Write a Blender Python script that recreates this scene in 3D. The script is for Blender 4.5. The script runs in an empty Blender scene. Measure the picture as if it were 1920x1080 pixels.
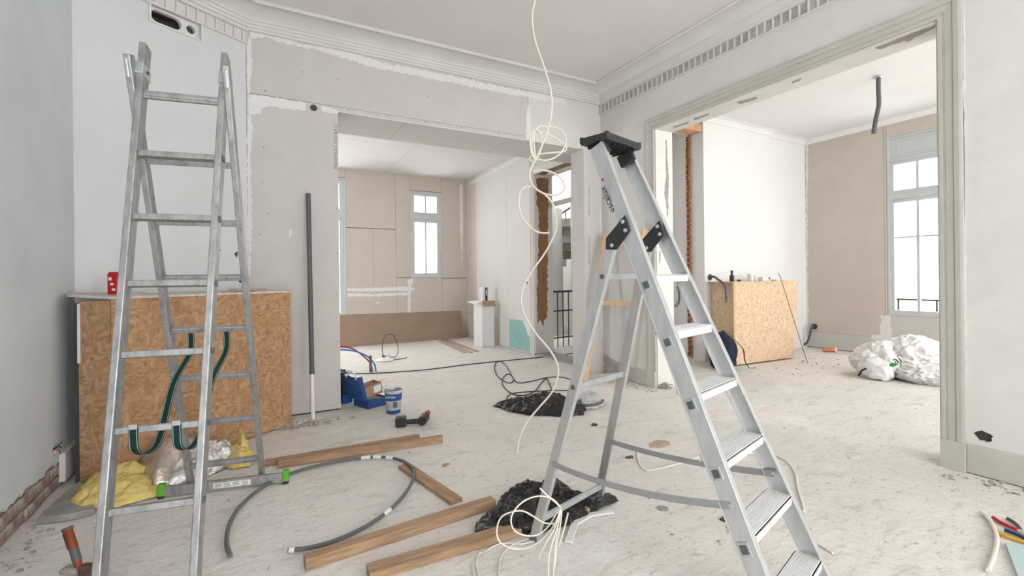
import bpy, bmesh, math, random
from mathutils import Vector, Matrix, noise
V = Vector
scene = bpy.context.scene
C = scene.collection

# ---------------------------------------------------------------- camera
cam = bpy.data.objects.new('camera', bpy.data.cameras.new('camera'))
C.objects.link(cam)
cam.data.sensor_width = 36.0
cam.data.lens = 16.393
cam.data.shift_y = -0.01025
cam.data.clip_start = 0.02
cam.data.clip_end = 200
cam.matrix_world = (Matrix.Translation((0, 0, 1.2)) @ Matrix.Rotation(math.radians(-28.611), 4, 'Z')
                    @ Matrix.Rotation(math.radians(90), 4, 'X') @ Matrix.Rotation(math.radians(-0.614), 4, 'Z'))
scene.camera = cam

# ---------------------------------------------------------------- world: bright overcast sky
W = bpy.data.worlds.new('overcast_sky'); scene.world = W
W.use_nodes = True
bg = W.node_tree.nodes['Background']
bg.inputs[0].default_value = (1.0, 0.985, 0.965, 1)
bg.inputs[1].default_value = 7.0

def portal(center, direction, w, h):
    l = bpy.data.lights.new('window_portal', 'AREA'); l.shape = 'RECTANGLE'; l.size = w; l.size_y = h
    l.cycles.is_portal = True
    o = bpy.data.objects.new('window_portal', l); C.objects.link(o)
    o.location = center
    o.rotation_euler = V(direction).to_track_quat('-Z', 'Z').to_euler()
portal((0.1, -2.50, 1.75), (0, 1, 0), 1.5, 2.5)
portal((2.6, -2.50, 1.75), (0, 1, 0), 1.5, 2.5)
portal((8.12, 2.97, 1.87), (-1, 0, 0), 0.7, 2.55)
portal((8.12, 0.15, 1.87), (-1, 0, 0), 0.7, 2.55)  # serves the unseen far-wall window added for daylight
portal((2.90, 8.95, 2.05), (0, -1, 0), 0.6, 1.7)
portal((0.95, 8.95, 1.75), (0, -1, 0), 0.9, 2.5)
portal((-0.90, 6.64, 1.70), (1, 0, 0), 1.0, 2.4)
portal((8.12, 5.8, 1.80), (-1, 0, 0), 1.7, 2.4)  # serves the unseen window added to light the room past the bricks
portal((4.9, 7.3, 5.2), (0, 0, -1), 1.9, 3.8)
portal((5.19, -1.75, 1.8), (0, 1, 0), 1.4, 2.6)  # serves an unseen near-wall window added to brighten the side room
portal((7.19, -1.75, 1.8), (0, 1, 0), 1.4, 2.6)  # likewise for the other added near-wall window

scene.view_settings.view_transform = 'Standard'
scene.view_settings.look = 'None'
scene.view_settings.gamma = 1.0
scene.view_settings.use_curve_mapping = False
scene.view_settings.exposure = 0.86

# ---------------------------------------------------------------- materials
def nmat(name, col, rough=0.8, metal=0.0, var=0.0, scale=6.0, bump=0.0, bscale=40.0, col2=None, thr=(0.35, 0.65), spec=0.3,
         streak=None, detail=6.0, alpha=None):
    m = bpy.data.materials.new(name); m.use_nodes = True
    nt = m.node_tree; b = nt.nodes['Principled BSDF']
    b.inputs['Roughness'].default_value = rough
    b.inputs['Metallic'].default_value = metal
    b.inputs['Specular IOR Level'].default_value = spec
    b.inputs['Base Color'].default_value = (*col, 1)
    tc = nt.nodes.new('ShaderNodeTexCoord')
    mp = nt.nodes.new('ShaderNodeMapping'); nt.links.new(tc.outputs['Object'], mp.inputs[0])
    if streak: mp.inputs['Scale'].default_value = streak
    if var > 0 or col2:
        n = nt.nodes.new('ShaderNodeTexNoise'); n.inputs['Scale'].default_value = scale; n.inputs['Detail'].default_value = detail
        n.inputs['Roughness'].default_value = 0.65
        nt.links.new(mp.outputs[0], n.inputs['Vector'])
        r = nt.nodes.new('ShaderNodeValToRGB')
        r.color_ramp.elements[0].position = thr[0]; r.color_ramp.elements[1].position = thr[1]
        c2 = col2 or tuple(max(0, c * (1 - var)) for c in col)
        r.color_ramp.elements[0].color = (*c2, 1); r.color_ramp.elements[1].color = (*col, 1)
        nt.links.new(n.outputs[0], r.inputs[0]); nt.links.new(r.outputs[0], b.inputs['Base Color'])
    if bump > 0:
        n2 = nt.nodes.new('ShaderNodeTexNoise'); n2.inputs['Scale'].default_value = bscale; n2.inputs['Detail'].default_value = 8
        nt.links.new(mp.outputs[0], n2.inputs['Vector'])
        bp = nt.nodes.new('ShaderNodeBump'); bp.inputs['Strength'].default_value = bump; bp.inputs['Distance'].default_value = 0.02
        nt.links.new(n2.outputs[0], bp.inputs['Height']); nt.links.new(bp.outputs[0], b.inputs['Normal'])
    return m

def mixin(m, fac_scale, col, lo, hi, vec_scale=(1, 1, 1), detail=8.0, rot=0.0, dist=0.0):
    """lay a second noise-shaped stain / wear colour over the base colour of m"""
    nt = m.node_tree; b = nt.nodes['Principled BSDF']
    tc = nt.nodes.new('ShaderNodeTexCoord'); mp = nt.nodes.new('ShaderNodeMapping')
    mp.inputs['Scale'].default_value = vec_scale; mp.inputs['Rotation'].default_value = (0, 0, rot)
    nt.links.new(tc.outputs['Object'], mp.inputs[0])
    n = nt.nodes.new('ShaderNodeTexNoise'); n.inputs['Scale'].default_value = fac_scale; n.inputs['Detail'].default_value = detail
    n.inputs['Roughness'].default_value = 0.7; n.inputs['Distortion'].default_value = dist
    nt.links.new(mp.outputs[0], n.inputs['Vector'])
    r = nt.nodes.new('ShaderNodeMapRange'); r.inputs[1].default_value = lo; r.inputs[2].default_value = hi
    nt.links.new(n.outputs[0], r.inputs[0])
    mx = nt.nodes.new('ShaderNodeMix'); mx.data_type = 'RGBA'
    nt.links.new(r.outputs[0], mx.inputs[0])
    old = b.inputs['Base Color'].links
    if old: nt.links.new(old[0].from_socket, mx.inputs[6])
    else: mx.inputs[6].default_value = b.inputs['Base Color'].default_value
    mx.inputs[7].default_value = (*col, 1)
    nt.links.new(mx.outputs[2], b.inputs['Base Color'])
    return m

M = {}
M['floor'] = nmat('dusty_concrete', (0.79, 0.755, 0.715), 0.95, var=0.10, scale=1.1, bump=0.5, bscale=22, thr=(0.3, 0.7), spec=0.1)
mixin(M['floor'], 3.2, (0.40, 0.35, 0.305), 0.54, 0.84, (1.0, 3.2, 1), rot=0.6, dist=0.6)
mixin(M['floor'], 14.0, (0.33, 0.29, 0.26), 0.57, 0.72, (1.0, 3.0, 1), rot=0.35)
mixin(M['floor'], 48.0, (0.30, 0.27, 0.245), 0.60, 0.71, (1.0, 1.8, 1), rot=0.9, detail=4)
mixin(M['floor'], 1.7, (0.82, 0.80, 0.77), 0.54, 0.70, rot=0.2)
M['plaster'] = nmat('white_plaster', (0.73, 0.72, 0.70), 0.9, var=0.07, scale=2.5, bump=0.12, bscale=9, spec=0.15)
mixin(M['plaster'], 5.0, (0.60, 0.58, 0.55), 0.60, 0.85)
mixin(M['plaster'], 1.3, (0.62, 0.62, 0.60), 0.50, 0.75)
mixin(M['plaster'], 26.0, (0.50, 0.44, 0.39), 0.70, 0.80, (1, 1, 0.6))
M['plaster_skylit'] = nmat('white_plaster_skylit', (0.70, 0.745, 0.78), 0.85, var=0.10, scale=1.6, bump=0.14, bscale=7, spec=0.2)  # bluish cast of the skylight put into the plaster colour
mixin(M['plaster_skylit'], 3.0, (0.55, 0.59, 0.62), 0.58, 0.85, (1, 1, 0.35))
M['plaster_clean'] = nmat('fresh_white_plaster', (0.84, 0.83, 0.82), 0.85, var=0.03, scale=3, spec=0.15)
M['plaster_diag'] = nmat('clean_plaster_skylit', (0.70, 0.72, 0.74), 0.85, var=0.05, scale=2.2, bump=0.08, bscale=7, spec=0.15)  # cool daylight cast mixed into this wall's base colour
M['ceiling'] = nmat('ceiling_paint', (0.80, 0.765, 0.75), 0.9, var=0.05, scale=1.2, bump=0.05, bscale=6, spec=0.1)
M['cornice'] = nmat('cornice_paint', (0.74, 0.725, 0.71), 0.8, var=0.08, scale=5, spec=0.2)
M['frieze'] = nmat('mottled_frieze', (0.60, 0.57, 0.55), 0.85, var=0.35, scale=3.0, spec=0.15)  # darker, unevenly toned band behind the ribs
M['board'] = nmat('plasterboard_grey', (0.625, 0.60, 0.575), 0.95, var=0.06, scale=3.0, bump=0.03, bscale=60, spec=0.1)
M['board_beige'] = nmat('plasterboard_beige', (0.62, 0.56, 0.505), 0.95, var=0.07, scale=2.2, bump=0.03, bscale=60, spec=0.1)
M['board_light'] = nmat('plasterboard_light', (0.72, 0.70, 0.68), 0.95, var=0.05, scale=2.0, spec=0.1)
M['teal_board'] = nmat('green_plasterboard', (0.32, 0.56, 0.53), 0.9, var=0.15, scale=6)
M['filler'] = nmat('joint_filler', (0.80, 0.80, 0.80), 0.9, var=0.06, scale=20, bump=0.1, bscale=40)
M['cavity'] = nmat('dark_cavity', (0.10, 0.095, 0.09), 0.95, var=0.3, scale=8)
M['joint'] = nmat('joint_shadow_gap', (0.33, 0.31, 0.29), 0.95)
M['casing'] = nmat('greige_casing_paint', (0.55, 0.535, 0.49), 0.55, var=0.10, scale=4, bump=0.05, bscale=20, spec=0.35)
mixin(M['casing'], 9.0, (0.40, 0.36, 0.32), 0.68, 0.80)
M['casing_light'] = nmat('pale_jamb_paint', (0.72, 0.71, 0.68), 0.6, var=0.08, scale=4)
M['bare'] = nmat('bare_patch', (0.42, 0.37, 0.325), 0.9, var=0.25, scale=20)
M['greypatch'] = nmat('grey_peeled_patch', (0.36, 0.35, 0.335), 0.9, var=0.2, scale=20)
M['brown_paint'] = nmat('peeling_brown_paint', (0.33, 0.165, 0.085), 0.55, var=0.25, scale=9, spec=0.4)
mixin(M['brown_paint'], 6, (0.52, 0.40, 0.33), 0.58, 0.72)
M['brick'] = nmat('worn_brick', (0.42, 0.33, 0.29), 0.95, var=0.4, scale=14, bump=0.5, bscale=50)
mixin(M['brick'], 9, (0.60, 0.57, 0.54), 0.54, 0.66)
M['terracotta'] = nmat('terracotta', (0.55, 0.25, 0.14), 0.9, var=0.4, scale=20, bump=0.3, bscale=60)
M['mortar'] = nmat('lime_mortar', (0.52, 0.49, 0.46), 0.95, var=0.3, scale=12, bump=0.5, bscale=40)
M['stone'] = nmat('grey_stone', (0.40, 0.39, 0.37), 0.85, var=0.3, scale=7, bump=0.3, bscale=30)
M['frame_paint'] = nmat('pale_grey_window_paint', (0.58, 0.62, 0.635), 0.45, var=0.05, scale=5, spec=0.4)
M['alu'] = nmat('aluminium', (0.69, 0.70, 0.71), 0.42, metal=0.75, var=0.14, scale=5, bump=0.04, bscale=60, streak=(6, 6, 1.2))
M['alu_worn'] = nmat('worn_aluminium', (0.46, 0.465, 0.47), 0.45, metal=0.75, var=0.38, scale=9, bump=0.08, bscale=60, streak=(4, 4, 1.5), thr=(0.3, 0.62))
mixin(M['alu_worn'], 7, (0.70, 0.66, 0.64), 0.64, 0.72)
M['steel'] = nmat('galvanised_steel', (0.62, 0.66, 0.69), 0.4, metal=0.7, var=0.2, scale=20)
M['black_plastic'] = nmat('black_plastic', (0.035, 0.037, 0.04), 0.45, var=0.3, scale=20, spec=0.4)
mixin(M['black_plastic'], 30, (0.25, 0.25, 0.25), 0.66, 0.75)
M['black_cable'] = nmat('black_cable', (0.045, 0.045, 0.045), 0.5)
M['grey_cable'] = nmat('grey_conduit', (0.14, 0.15, 0.158), 0.5, var=0.15, scale=12)
M['dark_grey'] = nmat('dark_grey_tube', (0.12, 0.125, 0.13), 0.45, var=0.15, scale=8)
M['white_cable'] = nmat('ivory_cable', (0.80, 0.75, 0.67), 0.5)
M['white_plastic'] = nmat('white_plastic', (0.80, 0.80, 0.79), 0.4, var=0.05, scale=8)
M['bag_black'] = nmat('black_sheet_plastic', (0.008, 0.008, 0.009), 0.20, bump=0.35, bscale=60, spec=0.5)
mixin(M['bag_black'], 55, (0.45, 0.45, 0.46), 0.71, 0.75, detail=3)
M['bag_white'] = nmat('white_sack_plastic', (0.82, 0.82, 0.81), 0.4, var=0.06, scale=5, bump=0.35, bscale=9, spec=0.45)
M['bag_clear'] = nmat('cloudy_film', (0.66, 0.67, 0.68), 0.3, var=0.35, scale=9, bump=0.6, bscale=18, spec=0.5)
M['wood'] = nmat('pine_batten', (0.46, 0.30, 0.19), 0.8, col2=(0.27, 0.165, 0.10), thr=(0.33, 0.60), scale=5, bump=0.1, bscale=30, streak=(1, 1, 1))
M['wood_light'] = nmat('light_pine', (0.72, 0.49, 0.31), 0.65, var=0.2, scale=8, streak=(8, 8, 1))
M['wood_dusty'] = nmat('dusty_board', (0.56, 0.46, 0.36), 0.85, var=0.3, scale=8)
M['hardboard'] = nmat('brown_fibreboard', (0.36, 0.265, 0.20), 0.8, var=0.12, scale=3)
mixin(M['hardboard'], 12, (0.55, 0.47, 0.40), 0.70, 0.76)
M['cardboard'] = nmat('cardboard', (0.45, 0.30, 0.19), 0.85, var=0.1, scale=6)
M['carton_white'] = nmat('white_carton', (0.82, 0.82, 0.83), 0.6, var=0.03, scale=6)
M['blue'] = nmat('blue_plastic', (0.02, 0.085, 0.30), 0.35, var=0.2, scale=9, spec=0.45)
M['navy'] = nmat('navy_plastic', (0.03, 0.05, 0.11), 0.4, var=0.3, scale=9)
M['navy_cloth'] = nmat('navy_canvas', (0.022, 0.033, 0.065), 0.9, var=0.4, scale=9, bump=0.5, bscale=14)
M['red'] = nmat('red_paint', (0.55, 0.02, 0.03), 0.4, var=0.15, scale=9)
M['red_pipe'] = nmat('red_pipe', (0.55, 0.03, 0.05), 0.35)
M['blue_pipe'] = nmat('blue_pipe', (0.02, 0.20, 0.60), 0.35)
M['green'] = nmat('green_rubber', (0.13, 0.46, 0.045), 0.5, var=0.15, scale=30)
M['strap_green'] = nmat('green_webbing', (0.006, 0.034, 0.030), 0.8)
M['strap_edge'] = nmat('pale_webbing_stripe', (0.30, 0.40, 0.36), 0.8)
M['strap_grey'] = nmat('grey_webbing', (0.34, 0.345, 0.35), 0.8, var=0.1, scale=30)
M['wool'] = nmat('yellow_mineral_wool', (0.84, 0.66, 0.24), 1.0, var=0.25, scale=10, bump=0.9, bscale=24)
M['foil'] = nmat('aluminium_foil', (0.80, 0.78, 0.77), 0.18, metal=0.9, bump=1.0, bscale=17)
M['kraft'] = nmat('foil_kraft_film', (0.60, 0.51, 0.44), 0.22, metal=0.35, var=0.3, scale=9, bump=0.9, bscale=12, spec=0.6)
M['label'] = nmat('white_label', (0.82, 0.82, 0.82), 0.6)
M['ink'] = nmat('black_ink', (0.02, 0.02, 0.02), 0.7)
M['ink_grey'] = nmat('faded_ink', (0.20, 0.19, 0.18), 0.8)
M['debris'] = nmat('plaster_debris', (0.55, 0.51, 0.47), 0.95, var=0.5, scale=18, col2=(0.30, 0.26, 0.23))
M['debris_white'] = nmat('plaster_chip', (0.76, 0.73, 0.69), 0.95, var=0.2, scale=18)
M['orange'] = nmat('orange_grip', (0.30, 0.065, 0.02), 0.5, var=0.3, scale=12)
M['orange_pale'] = nmat('orange_tube', (0.70, 0.30, 0.15), 0.5, var=0.3, scale=12)
M['yellow'] = nmat('yellow_grip', (0.75, 0.38, 0.02), 0.4)
M['leaf_green'] = nmat('printed_green', (0.03, 0.30, 0.05), 0.5)
M['raw_wood'] = nmat('raw_orange_lintel', (0.72, 0.44, 0.25), 0.85, var=0.3, scale=6)
M['facade'] = nmat('pale_facade', (0.72, 0.71, 0.69), 0.9, var=0.06, scale=1)
M['iron'] = nmat('black_wrought_iron', (0.04, 0.035, 0.035), 0.5)
M['tread'] = nmat('ribbed_aluminium', (0.86, 0.865, 0.87), 0.5, metal=0.25, var=0.08, scale=14)
M['leather'] = nmat('dark_tool_grip', (0.16, 0.09, 0.085), 0.5, var=0.4, scale=20)

def glass_mat():
    m = bpy.data.materials.new('window_glass'); m.use_nodes = True
    nt = m.node_tree; nt.nodes.clear()
    out = nt.nodes.new('ShaderNodeOutputMaterial'); mx = nt.nodes.new('ShaderNodeMixShader'); mx.inputs[0].default_value = 0.06
    t = nt.nodes.new('ShaderNodeBsdfTransparent'); t.inputs[0].default_value = (0.97, 0.98, 0.98, 1)
    g = nt.nodes.new('ShaderNodeBsdfGlossy'); g.inputs['Roughness'].default_value = 0.02
    nt.links.new(t.outputs[0], mx.inputs[1]); nt.links.new(g.outputs[0], mx.inputs[2]); nt.links.new(mx.outputs[0], out.inputs[0])
    return m
M['glass'] = glass_mat()

def osb_mat(name, cols, ang=0.0):
    """oriented strand board: two layers of elongated warped cells"""
    m = bpy.data.materials.new(name); m.use_nodes = True
    nt = m.node_tree; b = nt.nodes['Principled BSDF']; b.inputs['Roughness'].default_value = 0.75
    b.inputs['Specular IOR Level'].default_value = 0.25
    tc = nt.nodes.new('ShaderNodeTexCoord')
    wn = nt.nodes.new('ShaderNodeTexNoise'); wn.inputs['Scale'].default_value = 7; wn.inputs['Detail'].default_value = 2
    nt.links.new(tc.outputs['Object'], wn.inputs['Vector'])
    va = nt.nodes.new('ShaderNodeVectorMath'); va.operation = 'SCALE'; va.inputs['Scale'].default_value = 0.13
    nt.links.new(wn.outputs['Color'], va.inputs[0])
    ad = nt.nodes.new('ShaderNodeVectorMath'); nt.links.new(tc.outputs['Object'], ad.inputs[0]); nt.links.new(va.outputs[0], ad.inputs[1])
    ramps = []
    for rot, sc in (((0.9, 0.25, 0.6), (21, 30, 74)), ((-0.6, 1.1, 0.9), (62, 45, 19))):
        mp = nt.nodes.new('ShaderNodeMapping'); mp.inputs['Rotation'].default_value = rot; mp.inputs['Scale'].default_value = sc
        nt.links.new(ad.outputs[0], mp.inputs[0])
        vo = nt.nodes.new('ShaderNodeTexVoronoi'); vo.inputs['Scale'].default_value = 1.0
        nt.links.new(mp.outputs[0], vo.inputs['Vector'])
        sp = nt.nodes.new('ShaderNodeSeparateColor'); nt.links.new(vo.outputs['Color'], sp.inputs[0])
        r = nt.nodes.new('ShaderNodeValToRGB')
        for i in range(len(cols) - 2): r.color_ramp.elements.new(0.5)
        for i, c in enumerate(cols):
            r.color_ramp.elements[i].position = i / (len(cols) - 1); r.color_ramp.elements[i].color = (*c, 1)
        nt.links.new(sp.outputs[0], r.inputs[0]); ramps.append(r)
    sel = nt.nodes.new('ShaderNodeTexNoise'); sel.inputs['Scale'].default_value = 15
    nt.links.new(tc.outputs['Object'], sel.inputs['Vector'])
    mr = nt.nodes.new('ShaderNodeMapRange'); mr.inputs[1].default_value = 0.47; mr.inputs[2].default_value = 0.53
    nt.links.new(sel.outputs[0], mr.inputs[0])
    mx = nt.nodes.new('ShaderNodeMix'); mx.data_type = 'RGBA'
    nt.links.new(mr.outputs[0], mx.inputs[0]); nt.links.new(ramps[0].outputs[0], mx.inputs[6]); nt.links.new(ramps[1].outputs[0], mx.inputs[7])
    nt.links.new(mx.outputs[2], b.inputs['Base Color'])
    return m
M['osb'] = osb_mat('strand_board', [(0.34, 0.185, 0.095), (0.42, 0.24, 0.13), (0.46, 0.27, 0.15), (0.54, 0.345, 0.205), (0.40, 0.225, 0.115)])
M['osb_light'] = osb_mat('pale_strand_board', [(0.60, 0.40, 0.24), (0.70, 0.50, 0.325), (0.74, 0.55, 0.37), (0.80, 0.64, 0.47), (0.67, 0.47, 0.30)])
M['osb_dust'] = osb_mat('dusty_strand_board', [(0.50, 0.42, 0.36), (0.60, 0.53, 0.48), (0.64, 0.58, 0.53), (0.68, 0.63, 0.58), (0.55, 0.47, 0.41)])

# ---------------------------------------------------------------- mesh helpers
class MB:
    def __init__(s): s.v = []; s.f = []
    def add(s, vs, fs):
        n = len(s.v); s.v += [tuple(v) for v in vs]; s.f += [tuple(i + n for i in f) for f in fs]; return s
    def box(s, a, b):
        x0, y0, z0 = a; x1, y1, z1 = b
        return s.add([(x0, y0, z0), (x1, y0, z0), (x1, y1, z0), (x0, y1, z0), (x0, y0, z1), (x1, y0, z1), (x1, y1, z1), (x0, y1, z1)],
                     [(0, 3, 2, 1), (4, 5, 6, 7), (0, 1, 5, 4), (1, 2, 6, 5), (2, 3, 7, 6), (3, 0, 4, 7)])
    def obox(s, c, ax, ay, az, sx, sy, sz):
        """oriented box: centre c, unit axes, full sizes"""
        c, ax, ay, az = V(c), V(ax).normalized(), V(ay).normalized(), V(az).normalized()
        vs = [c + ax * (sx / 2 * i) + ay * (sy / 2 * j) + az * (sz / 2 * k) for k in (-1, 1) for (i, j) in ((-1, -1), (1, -1), (1, 1), (-1, 1))]
        return s.add(vs, [(0, 3, 2, 1), (4, 5, 6, 7), (0, 1, 5, 4), (1, 2, 6, 5), (2, 3, 7, 6), (3, 0, 4, 7)])
    def beam(s, p, q, side, w, t):
        """bar from p to q; w along 'side', t along the remaining axis"""
        p, q = V(p), V(q); d = (q - p); L = d.length; d.normalize()
        sd = V(side); sd = (sd - d * sd.dot(d)).normalized(); n = d.cross(sd)
        return s.obox((p + q) / 2, sd, n, d, w, t, L)
    def prism(s, poly, z0, z1):
        n = len(poly)
        vs = [(x, y, z0) for x, y in poly] + [(x, y, z1) for x, y in poly]
        return s.add(vs, [tuple(range(n - 1, -1, -1)), tuple(range(n, 2 * n))] + [(i, (i + 1) % n, n + (i + 1) % n, n + i) for i in range(n)])
    def slab(s, pts, off):
        """polygon of 3-D points thickened along off"""
        n = len(pts); off = V(off); vs = [V(p) for p in pts] + [V(p) + off for p in pts]
        return s.add(vs, [tuple(range(n - 1, -1, -1)), tuple(range(n, 2 * n))] + [(i, (i + 1) % n, n + (i + 1) % n, n + i) for i in range(n)])
    def tube(s, pts, r, n=8, r1=None, closed=False):
        pts = [V(p) for p in pts]; m = len(pts); r1 = r if r1 is None else r1
        t = [(pts[min(i + 1, m - 1)] - pts[max(i - 1, 0)]).normalized() for i in range(m)]
        u = t[0].orthogonal().normalized(); vs = []
        for i in range(m):
            u = (u - t[i] * u.dot(t[i])).normalized(); w = t[i].cross(u)
            rr = r + (r1 - r) * i / max(1, m - 1)
            for k in range(n):
                a = 2 * math.pi * k / n; vs.append(pts[i] + (u * math.cos(a) + w * math.sin(a)) * rr)
        fs = [(i * n + k, i * n + (k + 1) % n, (i + 1) * n + (k + 1) % n, (i + 1) * n + k) for i in range(m - 1) for k in range(n)]
        fs += [tuple(range(n - 1, -1, -1)), tuple((m - 1) * n + k for k in range(n))]
        return s.add(vs, fs)
    def ribbon(s, pts, side, w, t=0.002):
        """flat strap along pts, width along side"""
        pts = [V(p) for p in pts]; m = len(pts); vs = []
        for i in range(m):
            d = (pts[min(i + 1, m - 1)] - pts[max(i - 1, 0)]).normalized()
            sd = V(side); sd = (sd - d * sd.dot(d)).normalized(); n = d.cross(sd)
            vs += [pts[i] + sd * (w / 2) + n * (t / 2), pts[i] - sd * (w / 2) + n * (t / 2), pts[i] - sd * (w / 2) - n * (t / 2), pts[i] + sd * (w / 2) - n * (t / 2)]
        fs = [(i * 4 + k, i * 4 + (k + 1) % 4, (i + 1) * 4 + (k + 1) % 4, (i + 1) * 4 + k) for i in range(m - 1) for k in range(4)]
        fs += [(3, 2, 1, 0), tuple((m - 1) * 4 + k for k in range(4))]
        return s.add(vs, fs)
    def lathe(s, prof, c, axis=(0, 0, 1), n=24):
        c = V(c); ax = V(axis).normalized(); u = ax.orthogonal().normalized(); w = ax.cross(u); vs = []
        for r, h in prof:
            for k in range(n):
                a = 2 * math.pi * k / n; vs.append(c + ax * h + (u * math.cos(a) + w * math.sin(a)) * r)
        m = len(prof)
        fs = [(i * n + k, i * n + (k + 1) % n, (i + 1) * n + (k + 1) % n, (i + 1) * n + k) for i in range(m - 1) for k in range(n)]
        fs += [tuple(range(n - 1, -1, -1)), tuple((m - 1) * n + k for k in range(n))]
        return s.add(vs, fs)
    def build(s, name, mat, parent=None, smooth=None, bevel=0.0, label=None, cat=None, group=None, kind=None, origin=None):
        vs = [V(v) for v in s.v]
        if origin is None:
            lo = [min(v[i] for v in vs) for i in range(3)]; hi = [max(v[i] for v in vs) for i in range(3)]
            o = V(((lo[0] + hi[0]) / 2, (lo[1] + hi[1]) / 2, lo[2]))
        else: o = V(origin)
        me = bpy.data.meshes.new(name); me.from_pydata([v - o for v in vs], [], s.f)
        bm = bmesh.new(); bm.from_mesh(me); bmesh.ops.recalc_face_normals(bm, faces=bm.faces); bm.to_mesh(me); bm.free()
        me.materials.append(M[mat] if isinstance(mat, str) else mat)
        if smooth:
            me.polygons.foreach_set('use_smooth', [True] * len(me.polygons)); me.set_sharp_from_angle(angle=math.radians(smooth))
        ob = bpy.data.objects.new(name, me); C.objects.link(ob); ob.location = o
        if bevel:
            md = ob.modifiers.new('bevel', 'BEVEL'); md.width = bevel; md.segments = 2; md.limit_method = 'ANGLE'
        if parent is not None: adopt(ob, parent)
        tag(ob, label, cat, group, kind)
        return ob

WORLD = {}
def wloc(o):
    p = V(o.location)
    return p + (wloc(o.parent) if o.parent else V((0, 0, 0)))
def adopt(ob, parent):
    ob.location = V(ob.location) - wloc(parent); ob.parent = parent
def tag(o, label=None, cat=None, group=None, kind=None):
    if label: o['label'] = label
    if cat: o['category'] = cat
    if group: o['group'] = group
    if kind: o['kind'] = kind
    return o
def thing(name, loc, label, cat, group=None):
    o = bpy.data.objects.new(name, None); C.objects.link(o); o.location = loc; o.empty_display_size = 0.1
    return tag(o, label, cat, group)
def dup(ob, loc, parent=None, rot=None):
    c = ob.copy(); C.objects.link(c); c.parent = None; c.location = loc
    for k in list(c.keys()):
        if k in ('label', 'category', 'group') : del c[k]
    if rot is not None: c.rotation_euler = rot
    if parent is not None: adopt(c, parent)
    return c
def smoothpath(pts, n=8, closed=False):
    """Catmull-Rom through pts"""
    P = [V(p) for p in pts]; out = []
    m = len(P)
    for i in range(m - 1):
        p0, p1, p2, p3 = P[max(i - 1, 0)], P[i], P[i + 1], P[min(i + 2, m - 1)]
        for k in range(n):
            t = k / n
            out.append(0.5 * ((2 * p1) + (p2 - p0) * t + (2 * p0 - 5 * p1 + 4 * p2 - p3) * t * t + (3 * p1 - p0 - 3 * p2 + p3) * t ** 3))
    out.append(P[-1]); return out
def sweep(path, normal, prof):
    """extrude profile [(offset to the right of travel, along normal)] along an open in-plane path with mitres; closed profile"""
    path = [V(p) for p in path]; nz = V(normal).normalized(); m = len(path); mb = MB(); vs = []
    def right(a, b): return (b - a).normalized().cross(nz)
    for i in range(m):
        if i == 0: o = right(path[0], path[1])
        elif i == m - 1: o = right(path[-2], path[-1])
        else:
            a, b = right(path[i - 1], path[i]), right(path[i], path[i + 1]); o = (a + b); o = o / max(0.2, o.dot(a)) if o.length > 1e-6 else a
        for off, h in prof: vs.append(path[i] + o * off + nz * h)
    k = len(prof)
    fs = [(i * k + j, i * k + (j + 1) % k, (i + 1) * k + (j + 1) % k, (i + 1) * k + j) for i in range(m - 1) for j in range(k)]
    fs += [tuple(range(k - 1, -1, -1)), tuple((m - 1) * k + j for j in range(k))]
    return mb.add(vs, fs)
def ragged(poly, amp, seed, step=0.02):
    """jittered outline of a 2-D polygon"""
    rnd = random.Random(seed); out = []
    n = len(poly)
    for i in range(n):
        a, b = poly[i], poly[(i + 1) % n]; L = math.dist(a, b); k = max(1, int(L / step))
        for j in range(k):
            t = j / k; f = amp * (0.3 if j == 0 else 1)
            out.append((a[0] + (b[0] - a[0]) * t + rnd.uniform(-f, f), a[1] + (b[1] - a[1]) * t + rnd.uniform(-f, f)))
    return out
def patch(name, pts3, normal, amp, seed, mat, parent, t=0.0015, step=0.02, label=None):
    """thin ragged-edged layer (filler, bare plaster, peeled paint) lying on a plane through pts3"""
    P = [V(p) for p in pts3]; n = V(normal).normalized(); u = n.cross(V((0, 0, 1)))
    u = u.normalized() if u.length > 1e-3 else V((1, 0, 0)); w = n.cross(u); o = P[0]
    r = ragged([((p - o).dot(u), (p - o).dot(w)) for p in P], amp, seed, step)
    mb = MB().slab([o + u * a + w * b for a, b in r], n * (t + (seed % 10) * .0003))
    return mb.build(name, mat, parent, label=label)
def plate_holes(outer, holes, o, u, w, t, name, mat, parent=None, **kw):
    """plate with real holes: 2-D outlines in basis (u,w) at o, thickness t behind the face (against u x w)"""
    cu = bpy.data.curves.new('tmp', 'CURVE'); cu.dimensions = '2D'; cu.fill_mode = 'BOTH'; cu.extrude = t / 2
    for loop in [outer] + holes:
        sp = cu.splines.new('POLY'); sp.points.add(len(loop) - 1); sp.use_cyclic_u = True
        for p, q in zip(sp.points, loop): p.co = (q[0], q[1], 0, 1)
    ob = bpy.data.objects.new('tmp', cu); C.objects.link(ob)
    me = bpy.data.meshes.new_from_object(ob.evaluated_get(bpy.context.evaluated_depsgraph_get()))
    bpy.data.objects.remove(ob); bpy.data.curves.remove(cu)
    u, w = V(u).normalized(), V(w).normalized(); n = u.cross(w)
    mb = MB().add([V(o) + u * v.co.x + w * v.co.y + n * (v.co.z - t / 2) for v in me.vertices], [tuple(p.vertices) for p in me.polygons])
    bpy.data.meshes.remove(me)
    return mb.build(name, mat, parent, **kw)
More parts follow.
